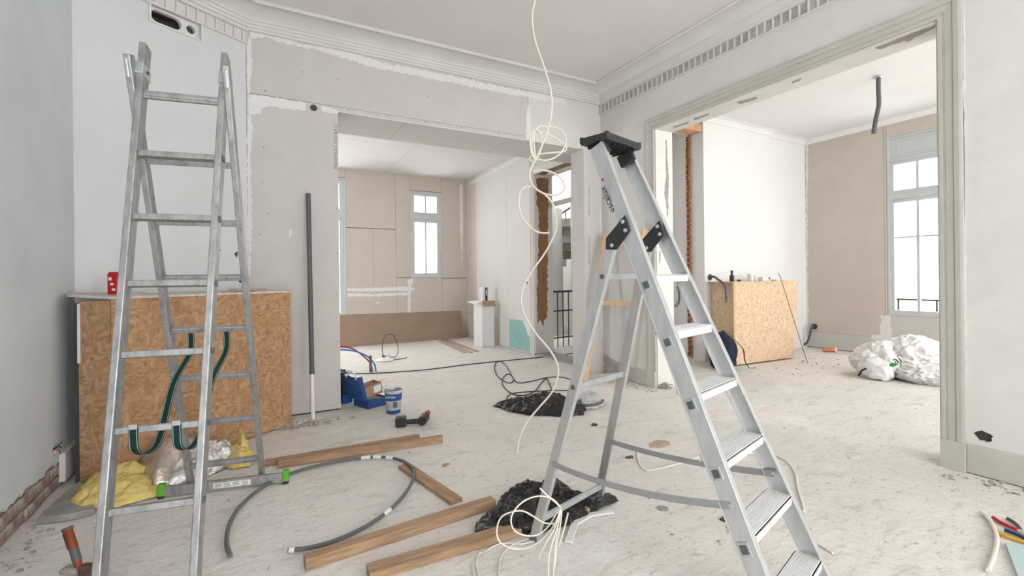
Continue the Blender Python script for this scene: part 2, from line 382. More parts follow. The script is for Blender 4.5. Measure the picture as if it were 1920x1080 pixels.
def text(body, size, o, u, w, name, mat, parent, t=0.0006, align='LEFT'):
    """flat printed lettering: baseline along u, letter tops along w"""
    cu = bpy.data.curves.new('tmp', 'FONT'); cu.body = body; cu.size = size; cu.align_x = align; cu.resolution_u = 2
    ob = bpy.data.objects.new('tmp', cu); C.objects.link(ob)
    me = bpy.data.meshes.new_from_object(ob.evaluated_get(bpy.context.evaluated_depsgraph_get()))
    bpy.data.objects.remove(ob); bpy.data.curves.remove(cu)
    u, w = V(u).normalized(), V(w).normalized(); n = u.cross(w)
    mb = MB().add([V(o) + u * v.co.x + w * v.co.y + n * t for v in me.vertices], [tuple(p.vertices) for p in me.polygons])
    bpy.data.meshes.remove(me)
    return mb.build(name, mat, parent)
def heap(outline, h, seed, nr=26, na=110, fold=0.5, freq=7.0, pw=0.55, z0=0.002, center=None, crest=None):
    """crumpled sheet lying on the floor inside an outline of floor points"""
    P = [V((p[0], p[1], 0)) for p in outline]; c = V(center) if center else sum(P, V()) / len(P); c.z = 0
    def rad(a):
        d = V((math.cos(a), math.sin(a), 0)); best = 0.01
        for i in range(len(P)):
            p, q = P[i] - c, P[(i + 1) % len(P)] - c; e = q - p
            den = d.x * e.y - d.y * e.x
            if abs(den) < 1e-9: continue
            t = (p.x * e.y - p.y * e.x) / den; s = (p.x * d.y - p.y * d.x) / den
            if t > 0 and -1e-6 <= s <= 1 + 1e-6: best = max(best, t)
        return best
    R = [rad(2 * math.pi * k / na) for k in range(na)]; mb = MB(); vs = [None]
    off = V((seed * 3.1, seed * 1.7, seed * 0.9))
    def hz(x, y, t):
        q = V((x, y, 0)) * freq + off
        rg = 1 - abs(noise.noise(q)) * 2; rg2 = 1 - abs(noise.noise(q * 2.3)) * 2; rg3 = noise.noise(q * 5.1)
        big = noise.noise(V((x, y, 0)) * 3.1 + off)
        prof = max(0.0, 1 - t * t) ** pw
        return z0 + h * prof * (1 - fold + fold * (0.55 + 0.45 * rg) + fold * 0.3 * rg2 + 0.35 * big) + 0.006 * (1 + rg3)
    vs[0] = (c.x, c.y, hz(c.x, c.y, 0))
    for i in range(1, nr + 1):
        t = i / nr
        for k in range(na):
            a = 2 * math.pi * k / na
            jit = 1 + (0.07 * noise.noise(V((math.cos(a) * 6, math.sin(a) * 6, seed))) if i == nr else 0)
            x = c.x + math.cos(a) * R[k] * t * jit; y = c.y + math.sin(a) * R[k] * t * jit
            vs.append((x, y, max(z0, hz(x, y, t))))
    fs = [(0, 1 + k, 1 + (k + 1) % na) for k in range(na)]
    for i in range(nr - 1):
        for k in range(na):
            a = 1 + i * na; fs.append((a + k, a + na + k, a + na + (k + 1) % na, a + (k + 1) % na))
    return mb.add(vs, fs)
def blob(c, r, seed, amp=0.25, freq=2.2, n=4, flat=True, crease=0.03):
    bm = bmesh.new(); bmesh.ops.create_icosphere(bm, subdivisions=n, radius=1.0)
    bm.verts.index_update(); off = V((seed * 2.3, seed, seed * 4.1)); vs = []
    for v in bm.verts:
        p = v.co.normalized()
        d = 1 + amp * noise.noise(p * freq + off) + amp * 0.45 * (1 - 2 * abs(noise.noise(p * freq * 1.5 + off))) + crease * (1 - 2.4 * abs(noise.noise(p * freq * 2.4 + off * 2))) + crease * 0.5 * (1 - 2.4 * abs(noise.noise(p * freq * 5.2 + off)))
        q = V((p.x * r[0], p.y * r[1], p.z * r[2])) * d + V(c)
        if flat: q.z = max(q.z, 0.003)
        vs.append(q)
    fs = [tuple(v.index for v in f.verts) for f in bm.faces]
    bm.free(); return MB().add(vs, fs)

# ================================================================ THE SETTING
XL, XR, YF, ZC = -1.03, 3.74, 4.53, 3.443
ST = 'structure'
X_, Y_, Z_ = V((1, 0, 0)), V((0, 1, 0)), V((0, 0, 1))
floor = MB().box((-1.4, -2.7, -0.2), (8.3, 10.0, 0)).build('floor', 'floor', kind=ST, origin=(0, 0, 0))

# ---- main room: left wall with stripped brick foot, and its socket hole
def ring(cx, cy, rx, ry, n, seed, amp):
    rnd = random.Random(seed)
    return [(cx + math.cos(2 * math.pi * k / n) * rx * (1 + rnd.uniform(-amp, amp)), cy + math.sin(2 * math.pi * k / n) * ry * (1 + rnd.uniform(-amp, amp))) for k in range(n)]
rag = ragged([(3.99, 0.150), (2.2, 0.165)], 0.014, 3, 0.03)
rag = [p for p in rag if 2.2 <= p[0] <= 3.99][:len(rag) // 2]
outer = [(-2.4, 0.165), (-2.4, ZC), (3.99, ZC), (3.99, 0.15)] + sorted([p for p in rag if 2.25 < p[0] < 3.95], reverse=True)
wall_left = plate_holes(outer, [ring(3.60, 0.235, 0.026, 0.035, 14, 5, 0.3)], (XL, 0, 0), Y_, Z_, 0.02, 'wall_left', 'plaster_skylit', kind=ST)
for v in wall_left.data.vertices: pass
MB().box((XL - 0.25, -2.4, 0), (XL - 0.021, 4.05, ZC + 0.2)).build('wall_core', 'mortar', wall_left)
rnd = random.Random(4)
bk = MB().box((-0.02, -0.104, -0.029), (0.02, 0.104, 0.029)).build('brick', 'brick', wall_left, bevel=0.005, origin=(0, 0, 0))
first = True
for row in range(2):
    for i in range(11):
        y = 2.0 + i * 0.222 + (0.111 if row % 2 else 0); z = 0.036 + row * 0.07
        if y > 3.93: continue
        p = V((XL - 0.020 + rnd.uniform(-0.006, 0.004), y, z))
        if first: bk.location = p - wloc(wall_left); first = False
        else: dup(bk, p, wall_left, rot=(rnd.uniform(-.03, .03), 0, rnd.uniform(-.02, .02)))
for k in range(3):
    MB().tube(smoothpath([(XL - 0.015, 3.60 + 0.008 * k, 0.24), (XL + 0.02, 3.59 + 0.012 * k, 0.245 + 0.012 * k), (XL + 0.028, 3.585 + 0.02 * k, 0.215 + 0.03 * k)], 5), 0.003, 6).build('wire', ['red', 'black_cable', 'black_cable'][k], wall_left, smooth=60)
MB().box((XL, 3.66, 0.03), (XL + 0.03, 3.95, 0.20)).build('baseboard_left', 'casing_light', kind=ST, bevel=0.004)

# ---- diagonal chimney wall with duct opening and broken holes
dA, dB = V((XL, 3.97, 0)), V((-0.07, YF, 0)); du = (dB - dA).normalized(); dn = du.cross(Z_); dL = (dB - dA).length
def dg(p): q = V(p) - dA; return (q.dot(du), q.z)
vTL, vBR = dg((-0.671,4.180,3.221)), dg((-0.368,4.356,3.072))
vx0, vx1, vz0, vz1 = vTL[0], vBR[0] + 0.005, 3.068, 3.212
holes = [[(vx0, vz0), (vx1, vz0), (vx1, vz1), (vx0, vz1)]]
for i, (p, rx, rz) in enumerate((((-0.297,4.398,1.439), 0.038, 0.022), ((-0.150,4.483,1.416), 0.016, 0.024), ((-0.122,4.500,1.195), 0.018, 0.018))):
    a, b = dg(p); holes.append(ring(a, b, rx, rz, 13, 20 + i, 0.4))
wall_chimney = plate_holes([(0, 0), (dL, 0), (dL, ZC + .1), (0, ZC + .1)], holes, dA, du, Z_, 0.03, 'wall_chimney', 'plaster_diag', kind=ST)
MB().slab([dA - dn * 0.16, dB - dn * 0.16, dB - dn * 0.16 + Z_ * 3.5, dA - dn * 0.16 + Z_ * 3.5], -dn * 0.2).build('wall_core', 'terracotta', wall_chimney)
# ventilation plenum set in the chimney wall
vc = dA + du * ((vx0 + vx1) / 2) + Z_ * vz0
vent = thing('ventilation_plenum', vc, 'white ventilation box with an oval and a round duct hole set under the cornice', 'vent')
o = dA + du * vx0 + Z_ * vz0; w, h = vx1 - vx0, vz1 - vz0
def oval(cx, cy, a, r, n=12):
    return [(cx + a + r * math.cos(t), cy + r * math.sin(t)) for t in [(-.5 + k / n) * math.pi for k in range(n + 1)]] + \
           [(cx - a + r * math.cos(t), cy + r * math.sin(t)) for t in [(.5 + k / n) * math.pi for k in range(n + 1)]]
plate_holes([(0, 0), (w, 0), (w, h), (0, h)], [oval(w * .34, h * .5, w * .16, h * .30), [(w * .80 + .031 * math.cos(k * .393), h * .5 + .031 * math.sin(k * .393)) for k in range(16)]],
            o - dn * 0.02, du, Z_, 0.035, 'face_plate', 'white_plastic', vent)
for a, b, c_, d_ in ((0, .012, 0, h), (w - .012, w, 0, h), (.012, w - .012, 0, .008), (.012, w - .012, h - .01, h)):
    MB().slab([o + du * a + Z_ * c_, o + du * b + Z_ * c_, o + du * b + Z_ * d_, o + du * a + Z_ * d_], dn * 0.018).build('rim', 'white_plastic', vent)
MB().slab([o - dn * .15, o + du * w - dn * .15, o + du * w + Z_ * h - dn * .15, o + Z_ * h - dn * .15], -dn * .008).build('back_plate', 'cavity', vent)
pc = o + du * (w * .30) + Z_ * (h * .5) - dn * .098
MB().tube([pc - du * .085 + Z_ * .004 * math.sin(k * 2) + du * (k * .0085) for k in range(18)], 0.042, 12).build('flexible_duct', 'bag_black', vent, smooth=50)
MB().tube([o + du * (w * .80) + Z_ * (h * .5) - dn * .14, o + du * (w * .80) + Z_ * (h * .5) - dn * .05], 0.024, 14).build('duct_sleeve', 'cavity', vent, smooth=50)

# ---- front wall: studs behind, plasterboard panels in front
xj1, xj2, zs, yr = 0.662, 3.483, 2.747, 5.21
core = MB().box((-0.30, YF + .014, 0), (xj1 - .013, YF + .26, ZC)).box((xj1 - .013, YF + .014, zs + .013), (xj2 + .013, yr - .013, ZC))
core.box((xj2 + .013, YF + .014, 0), (XR, YF + .26, ZC))
wall_front = core.build('wall_front', 'cavity', kind=ST)
xs = 2.70
hx, hz_ = (0.456,4.530,2.756)[0], (0.456,4.530,2.756)[2]
plate_holes([(-.068, zs + .044), (xs - .002, zs + .044), (xs - .002, ZC), (-.068, ZC)], [], (0, YF, 0), X_, Z_, 0.0125, 'panel', 'board', wall_front)
plate_holes([(xs + .002, zs + .002), (XR, zs + .002), (XR, ZC), (xs + .002, ZC)], [], (0, YF, 0), X_, Z_, 0.0125, 'panel', 'board_light', wall_front)
plate_holes([(xj1 - .002, zs), (xs - .002, zs), (xs - .002, zs + .041), (xj1 - .002, zs + .041)], [], (0, YF, 0), X_, Z_, 0.0125, 'panel', 'board', wall_front)
plate_holes([(-.068, .015), (xj1, .015), (xj1, zs + .040), (-.068, zs + .040)], [[(hx + .030 * math.cos(k * .35), hz_ - .010 + .030 * math.sin(k * .35)) for k in range(18)]], (0, YF, 0), X_, Z_, 0.0125, 'panel', 'board', wall_front)
MB().box((xj2, YF, .01), (XR - .001, YF + .0125, zs)).build('panel', 'board_light', wall_front)
MB().box((xj1 - .0125, YF + .0125, .01), (xj1, YF + .27, zs)).build('panel', 'board', wall_front)
MB().box((xj2, YF + .0125, .01), (xj2 + .0125, YF + .27, zs)).build('panel', 'board', wall_front)
for a, b, y0, y1 in ((xj1, 1.30, YF + .0125, yr), (1.304, 2.50, YF + .0125, yr), (2.504, XR, YF + .0125, yr)):
    MB().box((a, y0, zs), (b, y1 - .30, zs + .0125)).build('panel', 'board', wall_front)
    MB().box((a, y1 - .297, zs), (b, y1, zs + .0125)).build('panel', 'board', wall_front)
MB().box((xj1, yr - .0125, zs + .0126), (XR, yr, 3.19)).build('panel', 'board', wall_front)
MB().box((xj1, YF - .002, zs - .003), (xj2, YF + .012, zs + .001)).build('edge_bead', 'plaster_clean', wall_front)
ny = -Y_
def onF(*uv): return [(p[0], YF, p[2]) for p in uv]
patch('filler', [(-0.048,4.530,3.319),(0.170,4.530,3.331),(0.339,4.530,3.296),(0.699,4.530,3.329),(1.090,4.530,3.283),(1.744,4.530,3.300),(2.429,4.530,3.290),(3.215,4.530,3.303),(3.215,4.530,3.240),(2.496,4.530,3.225),(1.982,4.530,3.224),(1.515,4.530,3.223),(0.988,4.530,3.221),(0.698,4.530,3.250),(0.470,4.530,3.278),(0.253,4.530,3.266),(0.088,4.530,3.293),(-0.041,4.530,3.253)], ny, 0.012, 1, 'filler', wall_front)
patch('filler', [(-0.057,4.530,3.258),(-0.025,4.530,3.243),(-0.027,4.530,3.039),(-0.041,4.530,2.787),(-0.061,4.530,2.779)], ny, 0.008, 2, 'filler', wall_front)
patch('filler', [(-0.053,4.530,2.776),(0.083,4.530,2.782),(0.334,4.530,2.783),(0.395,4.530,2.779),(0.394,4.530,2.713),(0.248,4.530,2.698),(0.131,4.530,2.702),(0.041,4.530,2.669),(0.033,4.530,2.622),(-0.055,4.530,2.599)], ny, 0.009, 3, 'filler', wall_front)
patch('filler', [(0.515,4.530,2.776),(0.665,4.530,2.761),(0.665,4.530,2.722),(0.582,4.530,2.719),(0.523,4.530,2.724)], ny, 0.006, 8, 'filler', wall_front)
patch('filler', [(-0.063,4.530,2.598),(-0.039,4.530,2.602),(-0.024,4.530,2.495),(-0.043,4.530,2.221),(-0.040,4.530,1.678),(-0.069,4.530,1.045),(-0.077,4.530,1.045)], ny, 0.008, 4, 'filler', wall_front)
patch('filler', [(2.687,4.530,3.127),(2.722,4.530,3.151),(2.741,4.530,2.984),(2.731,4.530,2.759),(2.668,4.530,2.751),(2.671,4.530,2.974)], ny, 0.006, 5, 'filler', wall_front)
patch('filler', [(0.250,4.530,1.635),(0.267,4.530,1.645),(0.262,4.530,1.579),(0.245,4.530,1.569)], ny, 0.006, 6, 'filler', wall_front)
patch('filler', [(3.745,4.530,3.302),(3.778,4.530,3.308),(3.767,4.530,1.851),(3.755,4.530,0.397),(3.705,4.530,0.401),(3.734,4.530,1.322),(3.707,4.530,1.783),(3.739,4.530,2.246)], ny, 0.008, 7, 'filler', wall_front)
sc = MB().lathe([(0.0045, 0), (0.0045, 0.0012), (0.002, 0.0013)], (0, 0, 0), (0, -1, 0), 8).build('screw', 'ink', wall_front, origin=(0, 0, 0))
pts = [(0.071,4.530,2.830),(0.054,4.530,2.341),(0.043,4.530,2.038),(0.647,4.530,1.856),(0.643,4.530,1.439),(0.634,4.530,1.062),(0.670,4.530,2.728),(0.755,4.530,2.776),(1.135,4.530,2.781),(1.494,4.530,2.773),(1.886,4.530,2.776),(2.324,4.530,2.770),(2.766,4.530,2.764),(1.530,4.530,3.037),(1.800,4.530,3.040),(2.135,4.530,3.046),(0.367,4.530,3.050),(0.668,4.530,3.047),(0.573,4.530,0.052),(0.635,4.530,0.631),(0.667,4.530,0.211),(0.081,4.530,1.775),(0.023,4.530,1.589),(3.364,4.530,2.804),(3.443,4.530,2.763),(3.511,4.530,1.840),(3.470,4.530,1.193)]
for i, p in enumerate(pts):
    q = V((p[0], YF - .0002, p[2]))
    if i == 0: sc.location = q - wloc(wall_front)
    else: dup(sc, q, wall_front)
tx = (0.655,4.530,2.210)
text('PREGYPLAC STD BA13', 0.042, (tx[0], YF, tx[2]), Z_, -X_, 'printed_text', 'ink_grey', wall_front)
text('PREGYPLAC STD BA13', 0.035, (3.56, YF, 1.35), Z_, -X_, 'printed_text', 'ink_grey', wall_front)
text('PREGYPLAC STD BA13', 0.035, (3.56, YF, 1.95), Z_, -X_, 'printed_text', 'ink_grey', wall_front)

# ---- right wall with the wide cased opening
yj1, yj2, zc, XW = 1.271, 3.64, 2.776, 3.99
wall_right = plate_holes([(-2.4, 0), (yj1, 0), (yj1, ZC), (-2.4, ZC)], [ring(1.095, 0.235, 0.045, 0.032, 16, 9, 0.25)], (XR, 0, 0), -Y_, Z_, 0.03, 'wall_right_tmp', 'plaster', kind=ST) if False else None
hole = [(-p[0], p[1]) for p in ring(1.09, 0.235, 0.045, 0.032, 16, 9, 0.25)]
wall_right = plate_holes([(2.4, 0), (-yj1, 0), (-yj1, ZC), (2.4, ZC)], [hole], (XR, 0, 0), -Y_, Z_, 0.03, 'wall_right', 'plaster', kind=ST)
MB().box((XR + .031, -2.4, 0), (XW, yj1, ZC + .2)).build('wall_core', 'cavity', wall_right)
MB().box((XR, yj1, zc), (XW, yj2, ZC + .2)).box((XR, yj2, 0), (XW, 5.10, ZC + .2)).build('wall_section', 'plaster', wall_right)
MB().box((XW, -2.4, 0), (XW + .01, yj1, ZC + .2)).build('wall_face', 'plaster_clean', wall_right)
MB().box((XR + .05, 1.06, 0.215), (XR + .08, 1.12, 0.25)).build('junction_box', 'black_plastic', wall_right)
# casing: moulded architrave on the room side, plain linings in the reveal
prof = [(0, 0), (0, .018), (.020, .019), (.023, .015), (.027, .019), (.030, .015), (.034, .019), (.066, .021), (.070, .018), (.076, .028), (.100, .031), (.113, .028), (.113, 0)]
casing = sweep([(XR, yj1, 0), (XR, yj1, zc), (XR, yj2, zc), (XR, yj2, 0)], (-1, 0, 0), [(a, b) for a, b in prof])
trim_1 = casing.build('trim_1', 'casing', kind=ST)
for y in (yj1 - .115, yj2 - .002):
    MB().box((XR - .036, y, 0), (XR, y + .117, 0.175)).build('plinth_block', 'casing', trim_1, bevel=.002)
MB().box((XR, yj2 - .012, 0), (XW, yj2, zc)).build('jamb_lining', 'casing_light', trim_1)
MB().box((XR, yj1, 0), (XW, yj1 + .012, zc)).build('jamb_lining', 'casing', trim_1)
MB().box((XR, yj1 + .012, zc - .012), (XW, yj2 - .012, zc)).build('head_lining', 'casing_light', trim_1)
zz = zc - .012
for i, q in enumerate(([(3.821,3.201,2.764),(3.835,3.025,2.764),(3.873,3.056,2.764),(3.878,3.243,2.764)], [(3.818,2.728,2.764),(3.853,2.556,2.764),(3.908,2.582,2.764),(3.897,2.731,2.764)], [(3.818,2.224,2.764),(3.811,2.148,2.764),(3.856,2.181,2.764),(3.854,2.240,2.764)], [(3.770,1.626,2.764),(3.762,1.499,2.764),(3.755,1.396,2.764),(3.785,1.365,2.764),(3.829,1.496,2.764),(3.821,1.616,2.764)], [(3.777,1.476,2.764),(3.764,1.291,2.764),(3.804,1.312,2.764),(3.861,1.479,2.764)], [(3.847,3.483,2.764),(3.861,3.288,2.764),(3.891,3.327,2.764),(3.885,3.503,2.764)])):
    patch('peeled_patch', [(p[0], p[1], zz) for p in q], -Z_, .008, 40 + i, 'bare', trim_1, step=.03)
yy = yj2 - .012
for i, q in enumerate(([(3.891,3.628,2.674),(3.908,3.628,2.676),(3.912,3.628,2.457),(3.934,3.628,2.285),(3.922,3.628,2.041),(3.920,3.628,1.879),(3.903,3.628,1.831),(3.889,3.628,1.992),(3.859,3.628,2.094),(3.894,3.628,2.281),(3.888,3.628,2.454)], [(3.778,3.628,1.471),(3.794,3.628,1.471),(3.792,3.628,1.356),(3.776,3.628,1.328)])):
    patch('peeled_patch', [(p[0], yy, p[2]) for p in q], -Y_, .006, 60 + i, 'greypatch', trim_1)
MB().box((XR - .02, -2.4, 0.005), (XR, yj1 - .116, .175)).build('baseboard_right', 'casing', kind=ST, bevel=.004)
MB().box((XR - .02, yj2 + .116, 0.005), (XR, 4.20, .165)).build('baseboard_far', 'casing', kind=ST, bevel=.004)
patch('broken_plaster', [(3.740,4.514,0.256),(3.740,4.434,0.227),(3.740,4.319,0.193),(3.740,4.170,0.178),(3.740,4.155,0.031),(3.740,4.341,0.023),(3.740,4.507,0.020)], -X_, .012, 71, 'mortar', wall_right, t=.004)
patch('scuff', [(3.740,1.154,2.776),(3.740,1.147,2.740),(3.740,1.157,1.878),(3.740,1.156,1.043),(3.740,1.157,0.594),(3.740,1.165,0.593),(3.740,1.159,1.557),(3.740,1.159,2.200)], -X_, .004, 72, 'filler', wall_right)

# ---- ceiling, cove and cornices
ceiling = MB().box((XL - .2, -2.4, ZC), (XR + .2, yr, ZC + .15)).build('ceiling', 'ceiling', kind=ST)
path = [(XL, -2.38, 0), (XL, 3.97, 0), (-0.07, YF, 0), (XR, YF, 0), (XR, -2.38, 0)]
cove = [(0, 3.40), (0, 3.43), (0.302, 3.4425), (0.306, 3.428), (0.296, 3.416), (0.280, 3.418), (0.274, 3.430), (0.20, 3.428), (0.13, 3.408), (0.095, 3.385), (0.095, 3.372), (0.080, 3.368), (0.072, 3.350), (0.060, 3.346), (0.052, 3.330), (0.035, 3.325), (0.03, 3.312), (0.0, 3.310)]
trim_2 = sweep(path, Z_, cove).build('trim_2', 'cornice', kind=ST, smooth=35)
def frieze(name, p, q, n, mat):
    p, q = V(p), V(q); d = (q - p).normalized(); L = (q - p).length; t = d.cross(Z_)
    f = MB().slab([p + Z_ * 3.205, q + Z_ * 3.205, q + Z_ * 3.312, p + Z_ * 3.312], t * .006).build(name, mat, kind=ST)
    MB().slab([p + Z_ * 3.196, q + Z_ * 3.196, q + Z_ * 3.210, p + Z_ * 3.210], t * .022).build('lower_fillet', 'cornice', f)
    MB().slab([p + Z_ * 3.300, q + Z_ * 3.300, q + Z_ * 3.313, p + Z_ * 3.313], t * .034).build('upper_fillet', 'cornice', f)
    rib = None
    for i in range(n):
        c = p + d * ((i + .5) * L / n) + Z_ * 3.2105
        if rib is None:
            rib = MB().obox(c + Z_ * .0445 + t * .014, d, t, Z_, .010, .018, .089).build('flute_rib', 'cornice', f, origin=c)
        else: dup(rib, c, f)
    return f
frieze('trim_3', dA, dB, 16, 'cornice')
frieze('trim_4', (XR, YF, 0), (XR, 0.6, 0), 56, 'frieze')
# ---- wall behind the camera with two tall windows
def wall_with_windows(name, mat, a, b, z1, wins, out, th=.25):
    """vertical wall from a to b (2-D), windows [(s0,s1,z0,z1)] measured along it"""
    a, b = V((*a, 0)), V((*b, 0)); d = (b - a).normalized(); L = (b - a).length; o = V((*out, 0)); mb = MB()
    def blk(s0, s1, z0, zz1):
        if s1 - s0 > 1e-4 and zz1 - z0 > 1e-4: mb.slab([a + d * s0 + Z_ * z0, a + d * s1 + Z_ * z0, a + d * s1 + Z_ * zz1, a + d * s0 + Z_ * zz1], o * th)
    s = 0
    for s0, s1, z0, zz1 in wins:
        blk(s, s0, 0, z1); blk(s0, s1, 0, z0); blk(s0, s1, zz1, z1); s = s1
    blk(s, L, 0, z1)
    return mb.build(name, mat, kind=ST)
def window(n, p, d, out, w, z0, z1, trans=None, lights=2, bars=(), panel=None, setback=.04, fr=.065):
    """casement window: p bottom corner at z=0, d along the wall, out outward"""
    p, d, o = V(p), V(d), V(out); mats = 'frame_paint'; f = MB()
    def bar(s0, s1, a, b, t0=setback, t1=setback + .05): return MB().slab([p + d * s0 + Z_ * a + o * t0, p + d * s1 + Z_ * a + o * t0, p + d * s1 + Z_ * b + o * t0, p + d * s0 + Z_ * b + o * t0], o * (t1 - t0))
    top = z1
    def join(*mbs):
        r = MB()
        for m_ in mbs: r.add(m_.v, m_.f)
        return r
    root = join(bar(0, fr * .6, z0, z1, setback - .012, setback + .07), bar(w - fr * .6, w, z0, z1, setback - .012, setback + .07), bar(fr * .6, w - fr * .6, z0, z0 + fr * .6, setback - .012, setback + .07), bar(fr * .6, w - fr * .6, z1 - fr * .6, z1, setback - .012, setback + .07)).build('window_%d' % n, mats, kind=ST, bevel=.003)
    tiers = [(z0 + fr * .5, z1 - fr * .5)]
    if panel: 
        tiers = [(z0 + fr * .5, panel - .02)]
        join(bar(fr * .5, w - fr * .5, panel - .02, panel + .02, setback - .008, setback + .06)).build('transom', mats, root, bevel=.003)
        bar(fr * .5, w - fr * .5, panel + .02, z1 - fr * .5, setback + .012, setback + .05).build('head_panel', mats, root)
        bar(fr * .5 + .09, w - fr * .5 - .09, panel + .075, z1 - fr * .5 - .055, setback + .004, setback + .02).build('raised_field', mats, root, bevel=.006)
    if trans:
        bar(fr * .5, w - fr * .5, trans - .04, trans + .04, setback - .016, setback + .06).build('transom', mats, root, bevel=.003)
        tiers = [(tiers[0][0], trans - .04), (trans + .04, tiers[0][1])]
    for ti, (a, b) in enumerate(tiers):
        s = MB(); m_ = fr
        sash = join(bar(fr * .6, fr * .6 + m_, a, b), bar(w - fr * .6 - m_, w - fr * .6, a, b), bar(fr * .6 + m_, w - fr * .6 - m_, a, a + m_), bar(fr * .6 + m_, w - fr * .6 - m_, b - m_, b)).build('sash', mats, root, bevel=.003)
        bar(w / 2 - .016, w / 2 + .016, a + m_, b - m_, setback + .01, setback + .045).build('glazing_bar', mats, sash)
        for zb in bars:
            if a < zb < b: bar(fr * .6 + m_, w - fr * .6 - m_, zb - .012, zb + .012, setback + .012, setback + .043).build('glazing_bar', mats, sash)
        for s0, s1 in ((fr * .6 + m_, w / 2 - .016), (w / 2 + .016, w - fr * .6 - m_)):
            MB().slab([p + d * s0 + Z_ * (a + m_) + o * (setback + .028), p + d * s1 + Z_ * (a + m_) + o * (setback + .028), p + d * s1 + Z_ * (b - m_) + o * (setback + .028), p + d * s0 + Z_ * (b - m_) + o * (setback + .028)], o * .004).build('pane', 'glass', sash)
    for zh in (z0 + .25, z0 + (z1 - z0) * .45):
        MB().tube([p + d * .012 + Z_ * zh - o * (-setback + .02), p + d * .012 + Z_ * (zh + .07) - o * (-setback + .02)], .008, 8).build('hinge', 'white_plastic', root)
    return root
wall_with_windows('wall_back', 'plaster', (XL - .2, -2.4), (XW, -2.4), ZC + .2, [(0.55, 2.10, .45, 3.05), (3.05, 4.60, .45, 3.05)], (0, -1))
window(1, (XL - .2 + .55, -2.4, 0), (1, 0, 0), (0, -1, 0), 1.55, .45, 3.05, trans=2.4)
window(2, (XL - .2 + 3.05, -2.4, 0), (1, 0, 0), (0, -1, 0), 1.55, .45, 3.05, trans=2.4)

# ================================================================ back room (boarded out in plasterboard)
YB, ZB, XB0 = 8.80, 3.19, -0.70
wb = wall_with_windows('wall_rear', 'cavity', (XB0 - .2, YB + .0125), (XW, YB + .0125), 3.4, [(1.38, 2.30, .50, 3.02), (3.479, 4.119, 1.218, 2.895)], (0, 1))
panels = [(XB0, .478, 0, ZB), (.48, 1.398, 3.022, ZB), (.48, 1.398, 0, .498), (1.402, 1.88, 0, 2.128), (1.402, 2.30, 2.132, ZB), (1.883, 2.30, 0, 2.128), (2.304, 2.577, 1.218, ZB), (2.304, 2.577, 0, 1.215), (2.581, 3.217, 2.897, ZB), (2.581, 3.217, 0, 1.215), (3.221, 3.738, 1.195, ZB), (3.221, 3.738, 0, 1.191)]
for a, b, z0, z1 in panels: MB().box((a, YB, z0 + .008), (b, YB + .0122, z1)).build('panel', 'board_beige', wb)
patch('filler', [(1.406,8.800,1.033),(1.876,8.800,1.033),(2.538,8.800,1.051),(2.695,8.800,1.007),(2.579,8.800,0.958),(1.876,8.800,0.974),(1.405,8.800,0.985)], -Y_, .012, 81, 'filler', wb)
patch('filler', [(1.405,8.800,0.947),(1.875,8.800,0.925),(2.579,8.800,0.937),(2.578,8.800,0.886),(1.875,8.800,0.876),(1.404,8.800,0.889)], -Y_, .012, 82, 'filler', wb)
patch('filler', [(2.519,8.800,1.184),(2.644,8.800,1.193),(2.590,8.800,1.070),(2.563,8.800,0.508),(2.512,8.800,0.510),(2.538,8.800,1.020)], -Y_, .014, 83, 'filler', wb)
patch('filler', [(1.932,8.800,0.775),(1.971,8.800,0.774),(1.980,8.800,0.734),(1.941,8.800,0.735)], -Y_, .008, 84, 'filler', wb)
patch('filler', [(3.616,8.800,3.108),(3.674,8.800,3.113),(3.676,8.800,2.299),(3.643,8.800,1.431),(3.617,8.800,2.188)], -Y_, .012, 85, 'filler', wb)
window(3, (2.579, YB, 0), (1, 0, 0), (0, 1, 0), .64, 1.218, 2.895, trans=2.39, setback=.012, fr=.06)
window(4, (.48, YB, 0), (1, 0, 0), (0, 1, 0), .92, .50, 3.02, trans=2.35, setback=.012)
# its right wall runs on from the room's right wall, with the stair-hall door
yd0, yd1, zd = 5.10, 6.14, 2.80
wr2 = MB().box((XR + .0125, yd1, 0), (XW + .06, YB + .3, 3.4)).box((XR, yd0 - .02, zd), (XW + .06, yd1, 3.4)).build('wall_rear_right', 'casing_light', kind=ST)
for a, b, z0, z1, m_ in ((6.245, 7.02, .50, ZB, 'board_light'), (7.024, 8.29, .50, ZB, 'board_light'), (8.294, YB, .50, ZB, 'board_beige'), (6.97, 7.40, .01, .497, 'board_light'), (7.404, YB, .01, .497, 'board_beige'), (6.245, 6.967, .03, .497, 'teal_board')):
    MB().box((XR, a, z0), (XR + .0122, b, z1)).build('panel', m_, wr2)
patch('filler', [(3.740,6.513,0.497),(3.740,6.263,0.499),(3.740,6.235,0.269),(3.740,6.349,0.290),(3.740,6.414,0.394)], -X_, .012, 91, 'filler', wr2)
patch('filler', [(3.740,8.817,3.122),(3.740,8.707,3.102),(3.740,7.002,3.156),(3.740,6.256,3.166),(3.740,6.257,3.116),(3.740,7.004,3.093),(3.740,8.600,3.061)], -X_, .012, 92, 'filler', wr2)
MB().lathe([(.02, 0), (.02, .003)], (3.738,6.361,1.116), (-1, 0, 0), 12).build('cable_hole', 'ink', wr2)
cas = sweep([(XR, yd0, 0), (XR, yd0, zd), (XR, yd1, zd), (XR, yd1, 0)], (-1, 0, 0), [(a, b) for a, b in [(0, 0), (0, .012), (.02, .02), (.03, .012), (.06, .014), (.07, .03), (.10, .03), (.10, 0)]])
door_1 = cas.build('door_1', 'casing_light', kind=ST)
MB().box((XR, yd1 - .02, 0), (XW + .08, yd1, zd)).build('jamb_lining', 'casing_light', door_1)
